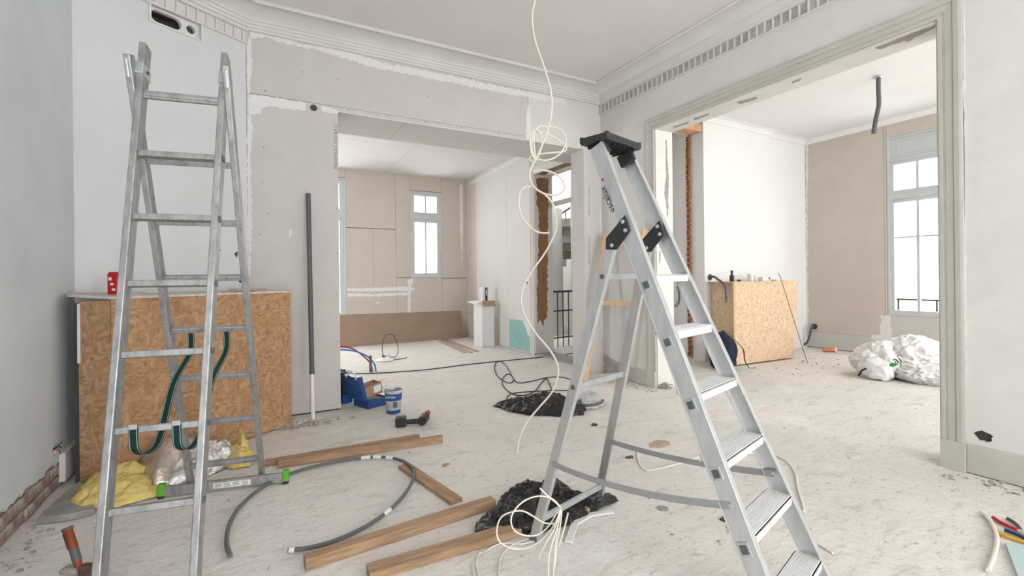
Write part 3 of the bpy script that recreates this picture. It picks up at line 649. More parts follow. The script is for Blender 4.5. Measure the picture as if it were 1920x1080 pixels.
MB().box((XR, yd0, zd - .02), (XW + .08, yd1 - .02, zd)).build('head_lining', 'casing_light', door_1)
MB().box((XW + .02, yd0, 2.30), (XW + .07, yd1 - .02, 2.36)).build('transom', 'casing', door_1)
MB().box((XR, yd0, -.001), (XW + .08, yd1, .03)).build('threshold', 'stone', door_1)
yy = yd1 - .02
patch('peeling_paint', [(3.778,6.120,2.718),(4.003,6.120,2.747),(4.000,6.120,2.530),(3.979,6.120,1.613),(3.966,6.120,1.363),(3.886,6.120,1.264),(3.789,6.120,1.297),(3.815,6.120,1.857),(3.829,6.120,2.187),(3.783,6.120,2.349)], -Y_, .014, 95, 'brown_paint', door_1, step=.03)
patch('peeling_paint', [(3.790,6.120,1.396),(3.849,6.120,1.462),(3.966,6.120,1.430),(3.971,6.120,1.030),(3.955,6.120,0.565),(3.906,6.120,0.535),(3.875,6.120,0.437),(3.838,6.120,0.538),(3.779,6.120,0.476),(3.774,6.120,0.870)], -Y_, .014, 96, 'brown_paint', door_1, step=.03)
MB().box((XR + .02, yd0 + .1, zd - .022), (XR + .16, yd1 - .05, zd - .0205)).build('peeling_paint', 'brown_paint', door_1)
MB().lathe([(.035, 0), (.035, .02), (.02, .03)], (XR + .12, 5.85, zd - .06), (0, 0, 1), 14).build('door_stop', 'white_plastic', door_1, smooth=40)
ceil_b = MB().box((XB0 - .2, yr, ZB + .013), (XW, YB + .2, ZB + .12)).build('ceiling_rear', 'cavity', kind=ST)
for a, b in ((XB0, .88), (.884, 2.10), (2.104, 3.30), (3.304, XR + .02)):
    for c_, d_ in ((yr, 6.9), (6.904, YB)): MB().box((a, c_, ZB), (b, d_, ZB + .0125)).build('panel', 'board_light', ceil_b)
wall_with_windows('wall_rear_left', 'board', (XB0, 4.79), (XB0, YB + .2), 3.4, [(1.35, 2.35, .50, 2.9)], (-1, 0))
window(5, (XB0, 4.79 + 1.35, 0), (0, 1, 0), (-1, 0, 0), 1.0, .50, 2.9, trans=2.3)
MB().box((XB0 - .3, YF + .03, 0), (-.301, 4.79, 3.4)).build('wall_rear_return', 'board', kind=ST)

# ================================================================ stair hall beyond the door
hall = MB().box((XW + .08, 9.9, 0), (6.6, 10.0, 5.0)).box((6.6, 7.2, 0), (6.7, 10.0, 5.0)).box((5.20, 4.99, 0), (5.26, 7.2, 5.0)).box((5.26, 7.12, 0), (6.7, 7.2, 5.0)).box((XW + .06, YB + .3, 0), (XW + .08, 9.9, 5.0)).box((XW + .06, 5.0, 3.4), (XW + .08, 9.9, 5.0)).box((XW, 4.99, 0), (5.26, 5.04, 5.0)).build('wall_hall', 'plaster_clean', kind=ST)
MB().box((XW + .06, 4.99, 5.0), (3.95, 10, 5.1)).box((5.85, 4.99, 5.0), (6.7, 10, 5.1)).box((3.95, 4.99, 5.0), (5.85, 5.4, 5.1)).box((3.95, 9.2, 5.0), (5.85, 10, 5.1)).build('ceiling_hall', 'plaster_clean', kind=ST)
sk = MB()
for i in range(5): sk.box((3.95 + i * .465, 5.4, 5.02), (3.99 + i * .465, 9.2, 5.08))
sk = sk.build('window_6', 'iron', kind=ST)
for i in range(4): MB().box((3.99 + i * .465, 5.4, 5.045), (3.95 + (i + 1) * .465, 9.2, 5.05)).build('pane', 'glass', sk)
st = thing('spiral_staircase', (5.35, 8.1, 0), 'winding stone staircase with black iron railing seen through the doorway', 'staircase')
cx_, cy_ = 5.35, 8.15
prev = None
for i in range(15):
    a0 = math.radians(205 - i * 17); a1 = math.radians(205 - (i + 1) * 17); z = .16 * (i + 1)
    ri, ro = .28, 1.02
    poly = [(cx_ + ri * math.cos(a0), cy_ + ri * math.sin(a0)), (cx_ + ro * math.cos(a0), cy_ + ro * math.sin(a0)), (cx_ + ro * math.cos(a1), cy_ + ro * math.sin(a1)), (cx_ + ri * math.cos(a1), cy_ + ri * math.sin(a1))]
    MB().prism(poly, z - .16, z).build('step', 'stone' if i % 3 else 'casing_light', st)
    p = V((cx_ + ro * .97 * math.cos(a0), cy_ + ro * .97 * math.sin(a0), z))
    MB().tube([p, p + Z_ * .95], .010, 6).build('baluster', 'iron', st)
    q = V((cx_ + ro * .97 * math.cos((a0 + a1) / 2), cy_ + ro * .97 * math.sin((a0 + a1) / 2), z))
    MB().tube([q, q + Z_ * 1.0], .007, 6).build('baluster', 'iron', st)
MB().tube([(cx_ + .99 * math.cos(math.radians(205 - i * 8.5)), cy_ + .99 * math.sin(math.radians(205 - i * 8.5)), 1.10 + .08 * i) for i in range(31)], .018, 8).build('handrail', 'iron', st)
MB().tube([(cx_ + .99 * math.cos(math.radians(205 - i * 8.5)), cy_ + .99 * math.sin(math.radians(205 - i * 8.5)), .42 + .08 * i) for i in range(31)], .010, 6).build('lower_rail', 'iron', st)
MB().lathe([(.27, 0), (.27, 2.6)], (cx_, cy_, 0), n=20).build('newel_drum', 'casing_light', st, smooth=40)
rl = thing('landing_railing', (4.55, 6.75, 0), 'black iron landing railing with square bars just past the doorway', 'railing')
for z in (.16, .62, .95):
    MB().tube([(4.10, 6.55, z), (5.15, 6.75, z)], .012 if z < .9 else .018, 6).build('rail', 'iron', rl)
for i in range(9):
    x = 4.10 + i * 1.05 / 8
    MB().tube([(x, 6.55 + (x - 4.1) * .19, .0), (x, 6.55 + (x - 4.1) * .19, .95)], .009, 6).build('baluster', 'iron', rl)

# ================================================================ side room through the wide opening
XC, YC, YA, ZK = 8.0, 4.40, 4.463, 3.42
wc = wall_with_windows('wall_side_far', 'cavity', (XC + .0125, -1.6), (XC + .0125, YA + .05), 3.7, [(1.40, 2.10, .60, 3.15), (4.22, 4.92, .60, 3.15)], (1, 0))
for a, b, z0, z1, m_ in ((3.324, 3.352, .265, ZK, 'board_beige'), (3.356, YA, .265, ZK, 'board_beige'), (3.22, YA, .01, .262, 'board'), (2.618, 3.32, 3.152, ZK, 'board_beige'), (2.618, 3.32, .265, .597, 'board'), (1.0, 3.217, .01, .262, 'board'), (.504, 2.615, .265, ZK, 'board_beige'), (-1.6, -.204, .01, ZK, 'board_beige'), (-.2, .5, .01, .597, 'board')):
    MB().box((XC, a, z0), (XC + .0122, b, z1)).build('panel', m_, wc)
patch('filler', [(8.000,3.419,0.598),(8.000,3.300,0.605),(8.000,3.291,0.222),(8.000,3.344,0.138),(8.000,3.409,0.169),(8.000,3.436,0.205),(8.000,3.530,0.242),(8.000,3.530,0.289),(8.000,3.435,0.299)], -X_, .02, 101, 'filler', wc, step=.05)
patch('filler', [(8.000,4.442,3.379),(8.000,4.408,3.370),(8.000,4.433,1.769),(8.000,4.430,0.444),(8.000,4.468,0.086),(8.000,4.462,1.505)], -X_, .012, 102, 'filler', wc, step=.04)
patch('filler', [(8.000,4.365,3.412),(8.000,3.740,3.401),(8.000,3.074,3.399),(8.000,2.838,3.398),(8.000,2.838,3.369),(8.000,3.393,3.357),(8.000,4.042,3.368)], -X_, .014, 103, 'filler', wc, step=.05)
window(7, (XC, 2.62, 0), (0, 1, 0), (1, 0, 0), .70, .60, 3.15, trans=2.295, bars=(1.71,), panel=2.82, setback=.012, fr=.05)
window(8, (XC, -.2, 0), (0, 1, 0), (1, 0, 0), .70, .60, 3.15, trans=2.295, bars=(1.71,), panel=2.82, setback=.012, fr=.05)  # unseen twin of the visible window, added for its daylight
xk0, xk1 = 5.446, 6.958
wk = MB().box((xk0, YC, 0), (xk1, 5.3, 3.6)).build('wall_side_chimney', 'plaster_clean', kind=ST)
MB().box((xk1, YA, 0), (XC + .2, 5.3, 3.6)).build('wall_side_alcove', 'plaster_clean', kind=ST)
MB().box((XW - .05, 4.605, 3.205), (xk0 - .003, 4.66, 3.6)).build('wall_side_partition', 'plaster', kind=ST)
MB().box((XW - .05, 4.42, 3.20), (xk0 - .003, 4.604, 3.30)).build('trim_5', 'raw_wood', kind=ST)
wall_with_windows('wall_side_near', 'plaster_clean', (XW - .001, -1.6), (XC + .3, -1.6), 3.7, [(.5, 1.9, .5, 3.15), (2.5, 3.9, .5, 3.15)], (0, -1))  # both window openings are unseen additions that brighten the side room
window(10, (XW - .001 + .5, -1.6, 0), (1, 0, 0), (0, -1, 0), 1.4, .5, 3.15, trans=2.4)
window(11, (XW - .001 + 2.5, -1.6, 0), (1, 0, 0), (0, -1, 0), 1.4, .5, 3.15, trans=2.4)
# sawn edge of the hollow brick partition left standing beside the chimney
hb = None
stub = MB().box((xk0 - .012, 4.608, 0.02), (xk0, 4.652, 3.20)).build('wall_side_stub', 'mortar', kind=ST)
rnd = random.Random(8)
for i in range(40):
    z = .05 + i * .0785; p = V((xk0 - .03 + rnd.uniform(-.008, .006), 4.63, z))
    if hb is None:
        m_ = MB().box((-.022, -.028, 0), (.018, .028, .012)).box((-.022, -.028, .058), (.018, .028, .07)).box((-.022, -.028, .012), (.018, -.017, .058)).box((-.022, .017, .012), (.018, .028, .058)).box((-.022, -.017, .030), (.018, .017, .040)).box((.006, -.017, .012), (.018, .017, .058))
        hb = m_.build('hollow_brick', 'terracotta', stub, origin=(0, 0, 0)); hb.location = p - wloc(stub)
    else: dup(hb, p, stub, rot=(0, 0, rnd.uniform(-.15, .15)))
ceil_c = MB().box((XW, -1.6, ZK), (XC + .2, 4.604, ZK + .18)).build('ceiling_side', 'plaster_clean', kind=ST)
sweep([(xk0, 5.2, 0), (xk0, YC, 0), (xk1, YC, 0), (xk1, YA, 0), (XC, YA, 0), (XC, -1.6, 0)], Z_, [(0, 3.34), (0, ZK - .001), (.10, ZK - .001), (.10, 3.408), (.05, 3.40), (.025, 3.37), (.018, 3.34)]).build('trim_6', 'plaster_clean', kind=ST)
# room glimpsed past the brick edge
wd = wall_with_windows('wall_beyond', 'board_beige', (XC, 4.60), (XC, 7.10), 3.6, [(.35, 2.05, .60, 3.0)], (1, 0))
window(9, (XC, 4.95, 0), (0, 1, 0), (1, 0, 0), 1.7, .60, 3.0, trans=2.295)  # out of view, added to let daylight into this room
MB().box((5.262, 7.02, 0), (XC + .2, 7.119, 3.6)).build('wall_beyond_end', 'plaster', kind=ST)
MB().box((XW + .08, 4.661, 3.45), (XC + .2, 7.02, 3.6)).build('ceiling_beyond', 'plaster_clean', kind=ST)
sweep([(5.27, 7.02, 0), (XC, 7.02, 0), (XC, 4.7, 0)], Z_, [(0, 3.25), (0, 3.449), (.16, 3.449), (.16, 3.42), (.08, 3.38), (.05, 3.30), (.03, 3.25)]).build('trim_7', 'cornice', kind=ST)
d2 = MB().box((7.42, 6.99, 0), (7.92, 7.02, 2.6)).build('door_2', 'casing_light', kind=ST)
MB().box((7.50, 6.983, 1.2), (7.84, 6.99, 2.4)).build('door_panel', 'casing_light', d2, bevel=.004)
MB().box((7.50, 6.983, .25), (7.84, 6.99, 1.05)).build('door_panel', 'casing_light', d2, bevel=.004)
MB().lathe([(.012, 0), (.012, .03), (.03, .035), (.028, .06), (.01, .065)], (7.88, 6.99, .98), (0, -1, 0), 14).build('door_knob', 'leather', d2, smooth=40)
# outside: facade across the street and the balcony rail
fac = thing('street_facade', (16.0, 2.0, -6), 'pale house front across the street seen through the panes', 'building')
MB().box((16, -10, -6), (17, 16, 9)).build('wall', 'facade', fac)
for z in (.3, 1.25, 4.2): MB().box((15.75, -10, z), (16, 16, z + .22)).build('string_course', 'facade', fac)
for y in (-6, -3, 0, 3, 6, 9): 
    MB().box((15.96, y, 1.9), (15.999, y + 1.1, 3.9)).build('window', 'frame_paint', fac)
bal = thing('balcony_rail', (8.42, 2.7, .55), 'dark iron balcony rail outside the side room window', 'railing')
MB().box((8.40, 2.05, .80), (8.44, 3.40, .825)).build('handrail', 'iron', bal)
for y in (2.10, 2.36, 2.90, 3.35): MB().box((8.41, y, .45), (8.43, y + .02, .80)).build('post', 'iron', bal)
MB().box((8.25, 1.9, .36), (8.60, 3.5, .45)).build('sill_slab', 'facade', bal)

# ================================================================ THINGS
rnd = random.Random(11)
# ---- aluminium double ladder
phi, al, be = -0.169, 0.221, 0.336
P0 = V((-0.282, 2.508, 2.010)); ac = V((math.cos(phi), math.sin(phi), 0)); bkd = V((-math.sin(phi), math.cos(phi), 0))
dF = -bkd * math.sin(al) - Z_ * math.cos(al); dR = bkd * math.sin(be) - Z_ * math.cos(be)
lad = thing('double_ladder', P0 - Z_ * 2.01, 'worn aluminium double ladder with green straps standing before the corner strand board box', 'ladder')
def lp(d, L, off=0.0): return P0 + d * L + ac * off
nF = dF.cross(ac).normalized(); nR = dR.cross(ac).normalized()
LF = 7.36 * .28; LR = 7.6 * .28 + .002
for s in (-1, 1):
    a, b = lp(dF, -.235, s * (.283 / 2 + .014)), lp(dF, LF, s * (.259 / 2 + .014))
    MB().beam(a, b, ac, .026, .066).build('stile', 'alu_worn', lad, bevel=.004)
    a, b = lp(dR, -.155, s * (.331 / 2 + .014)), lp(dR, LR, s * (.334 / 2 + .014))
    MB().beam(a, b, ac, .026, .056).build('stile', 'alu_worn', lad, bevel=.004)
    c = lp(dF, -.105, s * .160)
    MB().obox(c, ac, nF, dF, .040, .085, .055).build('hinge_hook', 'steel', lad, bevel=.004)
    c = lp(dR, -.10, s * .182) 
    MB().obox(c, ac, nR, dR, .012, .07, .075).build('hinge_hook', 'steel', lad, bevel=.003)
    MB().tube([lp(dF, -.105, s * .135), lp(dF, -.105, s * .183)], .008, 10).build('hinge_bolt', 'cavity', lad)
    c = lp(dF, LF - .012, s * (.259 / 2 + .014))
    MB().obox(c, ac, bkd, Z_, .034, .074, .03).build('foot', 'black_plastic', lad, bevel=.003)
for k in range(8):
    w = .283 + (.259 - .283) * k / 7
    MB().beam(lp(dF, .28 * k, -w / 2 - .002), lp(dF, .28 * k, w / 2 + .002), nF, .034, .026).build('rung', 'alu_worn', lad, bevel=.004)
    MB().beam(lp(dR, .28 * k + .002, -.168), lp(dR, .28 * k + .002, .168), nR, .034, .026).build('rung', 'alu_worn', lad, bevel=.004)
    MB().obox(lp(dF, .28 * k, w / 2 + .029), ac, nF, dF, .004, .03, .022).build('rung_end', 'dark_grey', lad)
# base bar at the rear feet with green end caps and rating label
fc = lp(dR, LR); b0, b1 = (-0.478,3.200,0.000), (0.135,3.062,0.000)
bdir = (V(b1) - V(b0)).normalized(); bz = Z_ * .038; bp = bdir.cross(Z_)
MB().beam(V(b0) + bz, V(b1) + bz, Z_, .052, .026).build('base_bar', 'alu_worn', lad, bevel=.003)
for q in (b0, b1):
    cap = MB().obox(V(q) + Z_ * .048, bdir, bp, Z_, .036, .040, .066).build('end_cap', 'green', lad, bevel=.006)
    MB().obox(V(q) + Z_ * .009, bdir, bp, Z_, .030, .034, .017).build('rubber_foot', 'black_plastic', cap, bevel=.003)
lb0 = V(b0) + bdir * .27 + bz + bp * .0135
lbl = MB().obox(lb0 + bdir * .08, bdir, bp, Z_, .19, .001, .030).build('rating_label', 'label', lad)
for i in range(4):
    for j in range(3): MB().obox(lb0 + bdir * (.01 + i * .045) + bp * .001 + Z_ * (.008 - j * .008), bdir, bp, Z_, .033, .0006, .003).build('print_line', 'ink_grey', lbl)
# green webbing straps hung from rear rungs down to front rung
for sx, fx in ((-.085, -.075), (.075, .062)):
    top = lp(dR, .28 * 4 + .002, sx) + Z_ * -.018; end = lp(dF, .28 * 5, fx) + Z_ * .012 - bkd * .022
    p = [top, top + Z_ * -.10 - bkd * .02, top * .62 + end * .38 - Z_ * .10, top * .38 + end * .62 - Z_ * .22, top * .2 + end * .8 - Z_ * .195, end - Z_ * .095 + bkd * .02, end - Z_ * .03, end]
    sp = smoothpath(p, 8)
    stp = MB().ribbon(sp, ac, .030, .002).build('strap', 'strap_green', lad, smooth=50)
    for e in (-1, 1): MB().ribbon([q - bkd * .0015 + ac * (e * .0115) for q in sp], ac, .0022, .0026).build('stripe', 'strap_edge', stp)
    MB().obox(end + Z_ * .004 - bkd * .003, ac, bkd, Z_, .026, .004, .018).build('rivet_plate', 'steel', lad, bevel=.001)

# ---- strand board box over the corner fireplace
oL, oA, oB = V((-0.935,3.655,0.000)), V((-0.764,3.564,0.000)), V((0.236,4.261,0.000)); zt = 1.095
box = thing('fireplace_box', (oL + oA + oB) / 3, 'dark strand board box with dusty lid covering the corner fireplace', 'box')
nAB = (oB - oA).cross(Z_).normalized(); nLA = (oA - oL).cross(Z_).normalized()
MB().slab([oA + Z_ * .003, oB + Z_ * .012, oB + Z_ * zt, oA + Z_ * zt], -nAB * .016).build('front_panel', 'osb', box)
MB().slab([oL + Z_ * .003, oA - (oA - oL).normalized() * .008 + Z_ * .003, oA - (oA - oL).normalized() * .008 + Z_ * (zt - .004), oL + Z_ * (zt - .012)], -nLA * .016).build('side_panel', 'osb', box)
oD = V((XL + .01, 3.90, 0)); oE = V((-0.02, YF - .08, 0)); oM = oB + V((.0, .2, 0))
MB().slab([oB + Z_ * .003, oM + Z_ * .003, oM + Z_ * zt, oB + Z_ * zt], (-.016, 0, 0)).build('side_panel', 'osb', box)
MB().slab([oL - X_ * .055 + Z_ * (zt + .02) + Y_ * .02, oA + nAB * .012 + Z_ * (zt + .001), oB + nAB * .012 + Z_ * (zt + .001), oM + Z_ * (zt + .001), oE + Z_ * (zt + .001), oD + Y_ * .03 + Z_ * (zt + .02)], Z_ * .016).build('lid', 'osb_dust', box)
MB().slab([oL + Z_ * .003 + V((.006, .01, 0)), oL + V((-.028, .03, 0)) + Z_ * .003, oL + V((-.028, .03, 0)) + Z_ * (zt - .02), oL + V((.006, .01, 0)) + Z_ * (zt - .02)], (0, .02, 0)).build('post', 'cavity', box)
MB().slab([oL - nLA * -.002 + V((-.004, 0, 0)) + Z_ * .72, oL + V((.010, -.005, 0)) + Z_ * .72, oL + V((.010, -.005, 0)) + Z_ * 1.07, oL + V((-.004, 0, 0)) + Z_ * 1.07], (0, -.003, 0)).build('paint_run', 'filler', box)
# things on the lid
zl = zt + .018
rc = V((-.800, 3.80, zl + .008))
red = thing('drink_carton', rc, 'small red printed carton standing on the dusty strand board lid', 'carton')
MB().obox(rc + Z_ * .066, (.9, -.35, 0), (.35, .9, 0), Z_, .052, .035, .13).build('carton', 'red', red, bevel=.002)
MB().obox(rc + Z_ * .135, (.9, -.35, 0), (.35, .9, 0), Z_, .052, .012, .012).build('folded_top', 'red', red)
for i in range(3): MB().obox(rc + Z_ * (.03 + i * .034) + V((.35, .9, 0)).normalized() * -.0178 + V((.9, -.35, 0)).normalized() * (.010 * (1 - i)), (.9, -.35, 0), (.35, .9, 0), Z_, .018, .001, .014 + .006 * (i == 2)).build('printed_mark', 'label', red)
blob((-.62, 3.95, zl + .012), (.06, .035, .016), 5, flat=False).build('plaster_lump', 'debris_white', smooth=60, label='white plaster lump lying on the dusty lid', cat='rubble')
sw = V((-.20, 4.18, zl + .01))
MB().slab([sw, sw + V((.20, -.03, .004)), sw + V((.26, .05, .002)), sw + V((.07, .08, .0))], Z_ * .012).build('wood_offcut', 'wood_dusty', bevel=.002, label='flat wood offcut lying on the dusty lid', cat='offcut')

# ---- hearth stone and rubbish in the corner
MB().slab([V(p) + Z_ * .002 for p in [(-0.968,3.154,0.000),(-0.840,3.121,0.000),(-0.747,3.140,0.000),(-0.828,3.430,0.000),(-0.928,3.627,0.000),(-0.945,3.498,0.000),(-0.960,3.333,0.000)]], Z_ * .035).build('hearth_stone', 'stone', bevel=.006, label='broken grey hearth stone against the brick wall foot', cat='stone')
wl = thing('insulation_roll', (-0.509,3.361,0.000), 'crumpled mineral wool roll in torn foil beside the strand board box', 'insulation')
for i, (q, h, sd) in enumerate((([(-0.890,3.293,0.000),(-0.888,3.661,0.000),(-0.681,3.627,0.000),(-0.543,3.421,0.000),(-0.524,3.219,0.000),(-0.684,3.221,0.000),(-0.816,3.186,0.000)], .085, 3), ([(-0.757,3.249,0.000),(-0.641,3.414,0.000),(-0.509,3.361,0.000),(-0.488,3.220,0.000),(-0.600,3.193,0.000),(-0.699,3.138,0.000)], .055, 7), ([(-0.804,3.612,0.000),(-0.649,3.627,0.000),(-0.564,3.474,0.000),(-0.673,3.456,0.000),(-0.760,3.466,0.000)], .115, 9))):
    heap(q, h, sd, fold=.45, freq=9, pw=.35).build('wool', 'wool', wl, smooth=70)
heap([(-0.221,3.617,0.000),(-0.154,3.829,0.000),(-0.054,3.713,0.000),(-0.027,3.566,0.000),(-0.051,3.438,0.000),(-0.169,3.449,0.000)], .07, 12, fold=.5, freq=9, pw=.4).build('wool', 'wool', wl, smooth=70)
heap([(-0.160,3.821,0.000),(-0.135,3.854,0.000),(-0.080,3.752,0.000),(-0.060,3.650,0.000),(-0.109,3.614,0.000)], .13, 14, fold=.5, freq=12, pw=.7).build('wool', 'wool', wl, smooth=70)
heap([(-0.675,3.598,0.000),(-0.479,3.726,0.000),(-0.280,3.823,0.000),(-0.251,3.614,0.000),(-0.392,3.460,0.000),(-0.482,3.345,0.000),(-0.541,3.325,0.000)], .20, 21, fold=.35, freq=5, pw=.6).build('film_wrap', 'kraft', wl, smooth=60)
heap([(-0.541,3.325,0.000),(-0.449,3.484,0.000),(-0.335,3.745,0.000),(-0.223,3.929,0.000),(-0.135,3.854,0.000),(-0.114,3.575,0.000),(-0.226,3.445,0.000),(-0.379,3.343,0.000)], .15, 23, fold=.6, freq=11, pw=.5).build('foil_wrap', 'foil', wl, smooth=40)

# ---- hammer
hb_, ht_ = V((-0.646,2.514,0.000)), V((-0.698,2.568,0.188))
ham = thing('hammer', hb_, 'hammer with orange grip standing on its head near the ladder foot', 'hammer')
hd = (ht_ - hb_).normalized()
hs = rt = V((.878, -.479, 0))
pr_ = [hb_ + Z_ * .03 + (ht_ - hb_ - Z_ * .03) * t for t in (0, .2, .4, .5, .6, .75, .9, .96, 1.0)]
hm = MB()
for i in range(len(pr_) - 1): hm.tube([pr_[i], pr_[i + 1]], (.013, .013, .014, .0155, .017, .016, .015, .018)[i], 12, (.013, .014, .0155, .017, .016, .015, .018, .020)[i])
hm.build('handle', 'orange', ham, smooth=50)
MB().tube([pr_[1], pr_[2] + hd * .02], .0155, 12).build('shank', 'dark_grey', ham, smooth=50)
MB().tube([pr_[2] + hd * .02 - hs * .008, pr_[6] - hs * .008], .0135, 10).build('grip_edge', 'black_plastic', ham, smooth=50)
MB().tube([pr_[-2], ht_ + hd * .004], .0205, 14, .017).build('pommel', 'grey_cable', ham, smooth=50)
MB().obox(hb_ + Z_ * .03 + hs * .05, hs, hs.cross(Z_), Z_, .09, .04, .042).build('head', 'leather', ham, bevel=.008)
MB().obox(hb_ + Z_ * .03 - hs * .035, hs, hs.cross(Z_), Z_, .07, .045, .026).build('peen', 'stone', ham, bevel=.01)

# ---- conduit pole against the board wall, rubble at its foot
pf, pt_ = V((0.402,4.296,0.000)), V((0.402,4.505,1.966))
pole = thing('conduit_pole', pf, 'thin dark tube with a white lower sleeve leaning on the plasterboard', 'pipe')
pm = pf + (pt_ - pf) * .20
MB().tube([pf + Z_ * .003, pm], .017, 12).build('sleeve', 'white_plastic', pole, smooth=50)
MB().tube([pm, pt_], .020, 12).build('tube', 'dark_grey', pole, smooth=50)
MB().tube([pm - (pt_ - pf) * .002, pm + (pt_ - pf) * .012], .022, 12).build('collar', 'dark_grey', pole, smooth=50)
def chip(mb, p, s, r):
    a = r.uniform(0, 6.28); u = V((math.cos(a), math.sin(a), r.uniform(-.25, .25))); w = V((-u.y, u.x, r.uniform(-.25, .25)))
    mb.obox(V(p) + Z_ * s * .22, u, w, u.cross(w), s * r.uniform(.6, 1.4), s * r.uniform(.4, .9), s * r.uniform(.15, .5))
rb = MB()
for i in range(75):
    q = V((0.344,4.197,0.000)); chip(rb, (q.x + rnd.gauss(0, .11), q.y + rnd.gauss(0, .035) - .01, 0), rnd.uniform(.012, .05), rnd)
rb.build('rubble_pile', 'debris', kind='stuff', label='small plaster rubble heaped at the foot of the leaning pole', cat='rubble')
rb = MB()
for i in range(14):
    q = V((0.296,4.258,0.000)); a = rnd.uniform(.2, 1.4); d = V((math.cos(a), math.sin(a), .1)); q = q + V((rnd.gauss(0, .09), rnd.gauss(0, .03), .018))
    rb.beam(q - d * .06, q + d * .06, Z_, .004, .014)
rb.build('plaster_strips', 'debris_white', kind='stuff', label='pale torn strips of board edge beside the leaning pole', cat='rubble')

# ---- battens and boards on the floor
def batten(name, a, b, w, h, mat, label, z=0.0, cat='batten'):
    a, b = V(a), V(b); a.z = b.z = z + h / 2
    o_ = MB().beam(a, b, Z_, h, w); o_ = o_.build(name, mat, bevel=.002)
    return tag(o_, label, cat)
def plank_rot(name, a, b, w, h, label, z=0.0, mat='wood'):
    a, b = V((a[0], a[1], 0)), V((b[0], b[1], 0)); d = b - a; L = d.length
    mb = MB().box((-L / 2, -w / 2, 0), (L / 2, w / 2, h)); ob = mb.build(name, mat, bevel=.002, origin=(0, 0, 0))
    ob.location = (a + b) / 2 + Z_ * (z + .001); ob.rotation_euler = (0, 0, math.atan2(d.y, d.x)); return tag(ob, label, 'batten')
M['wood'].node_tree.nodes['Mapping'].inputs['Scale'].default_value = (1.2, 14, 14)
plank_rot('wooden_batten', (0.031,3.411,0.000), (1.046,3.389,0.000), .045, .036, 'shorter pine batten lying behind its twin near the cordless tool')
plank_rot('wooden_batten', (0.105,3.338,0.000), (1.175,3.249,0.000), .045, .048, 'longer front pine batten of the pair near the cordless tool')
plank_rot('wooden_batten', (0.805,2.942,0.000), (0.918,2.327,0.000), .075, .020, 'short flat pine offcut with the grey conduit crossing its end', mat='wood')
plank_rot('wooden_batten', (0.160,2.120,0.000), (1.073,2.199,0.000), .055, .048, 'long knotty pine batten running under the black sheeting')
plank_rot('wooden_batten', (0.378,1.929,0.000), (1.454,1.910,0.000), .075, .036, 'grooved pine decking batten crossing beneath the stepladder foot')

# ---- flexible grey conduit loop
cd = [(-0.114,2.339,0.020),(-0.133,2.452,0.020),(-0.131,2.632,0.020),(-0.092,2.821,0.020),(0.007,3.012,0.020),(0.120,3.119,0.020),(0.273,3.184,0.020),(0.466,3.199,0.020),(0.662,3.159,0.020),(0.791,3.042,0.020),(0.827,2.839,0.035),(0.797,2.695,0.035),(0.712,2.553,0.020),(0.597,2.412,0.020),(0.453,2.298,0.020),(0.300,2.239,0.020),(0.189,2.235,0.020),(0.105,2.260,0.020)]
cpath = smoothpath(cd, 10)
cnd = MB().tube(cpath, .0098, 10).build('flexible_conduit', 'grey_cable', smooth=60, label='grey flexible conduit curling across the floor between battens', cat='conduit')
for i in (len(cpath) * 45 // 100, len(cpath) * 47 // 100, len(cpath) * 50 // 100, len(cpath) * 77 // 100, len(cpath) - 5):
    MB().tube(cpath[i:i + 4], .0112, 10).build('tape', 'white_plastic', cnd, smooth=60)

# ---- open blue tool case with carton
k0 = V((0.879,4.403,0.000)); k1 = V((1.041,4.430,0.000)); kx = (k1 - k0).normalized(); ky = V((-kx.y, kx.x, 0))
kit = thing('tool_case', k0, 'open blue plastic tool case holding a cardboard box', 'case')
def tray(mb, o_, ex, ey, ez, a, b, c_, t=.008):
    o_ = V(o_)
    mb.obox(o_ + ex * a / 2 + ey * b / 2 + ez * t / 2, ex, ey, ez, a, b, t)
    for s in (t / 2, b - t / 2): mb.obox(o_ + ex * a / 2 + ey * s + ez * c_ / 2, ex, ey, ez, a, t, c_)
    for s in (t / 2, a - t / 2): mb.obox(o_ + ex * s + ey * b / 2 + ez * c_ / 2, ex, ey, ez, t, b, c_)
    return mb
kx_, ky_ = (kx * .93 + ky * .2).normalized(), None; ky_ = V((-kx_.y, kx_.x, 0))
tray(MB(), k0 + Z_ * .002, kx_, ky_, Z_, .22, .24, .075).build('lower_shell', 'blue', kit, bevel=.004)
MB().obox(k0 + kx_ * .11 + ky_ * .12 + Z_ * .045, kx_, ky_, Z_, .20, .22, .04).build('foam_insert', 'black_plastic', kit)
ez = (kx_ * .94 + Z_ * .34 * 0 ).normalized()
lt = (Z_ * .97 - kx_ * .24).normalized(); ln = (kx_ * .97 + Z_ * .24).normalized()
tray(MB(), k0 + Z_ * .08 - kx_ * .045 + ky_ * .0, lt, ky_, ln, .23, .24, .045).build('lid', 'blue', kit, bevel=.004)
MB().tube(smoothpath([k0 + Z_ * .08 - kx_ * .03 + lt * .25 + ky_ * y + lt * z for y, z in ((.06, -.02), (.07, .01), (.12, .015), (.17, .01), (.18, -.02))], 4), .010, 8).build('handle', 'white_plastic', kit, smooth=50)
for y in (.04, .20): MB().obox(k0 + Z_ * .08 - kx_ * .03 + lt * .225 + ky_ * y, ky_, lt, ln, .035, .03, .03).build('latch', 'white_plastic', kit, bevel=.003)
bx0 = k0 + kx_ * .01 + ky_ * .05 + Z_ * .085
cb = thing('cardboard_box', bx0, 'small brown cardboard box with white label resting in the blue tool case', 'box')
cxx = (kx_ * .97 + Z_ * .16).normalized(); czz = (Z_ * .97 - kx_ * .16).normalized()
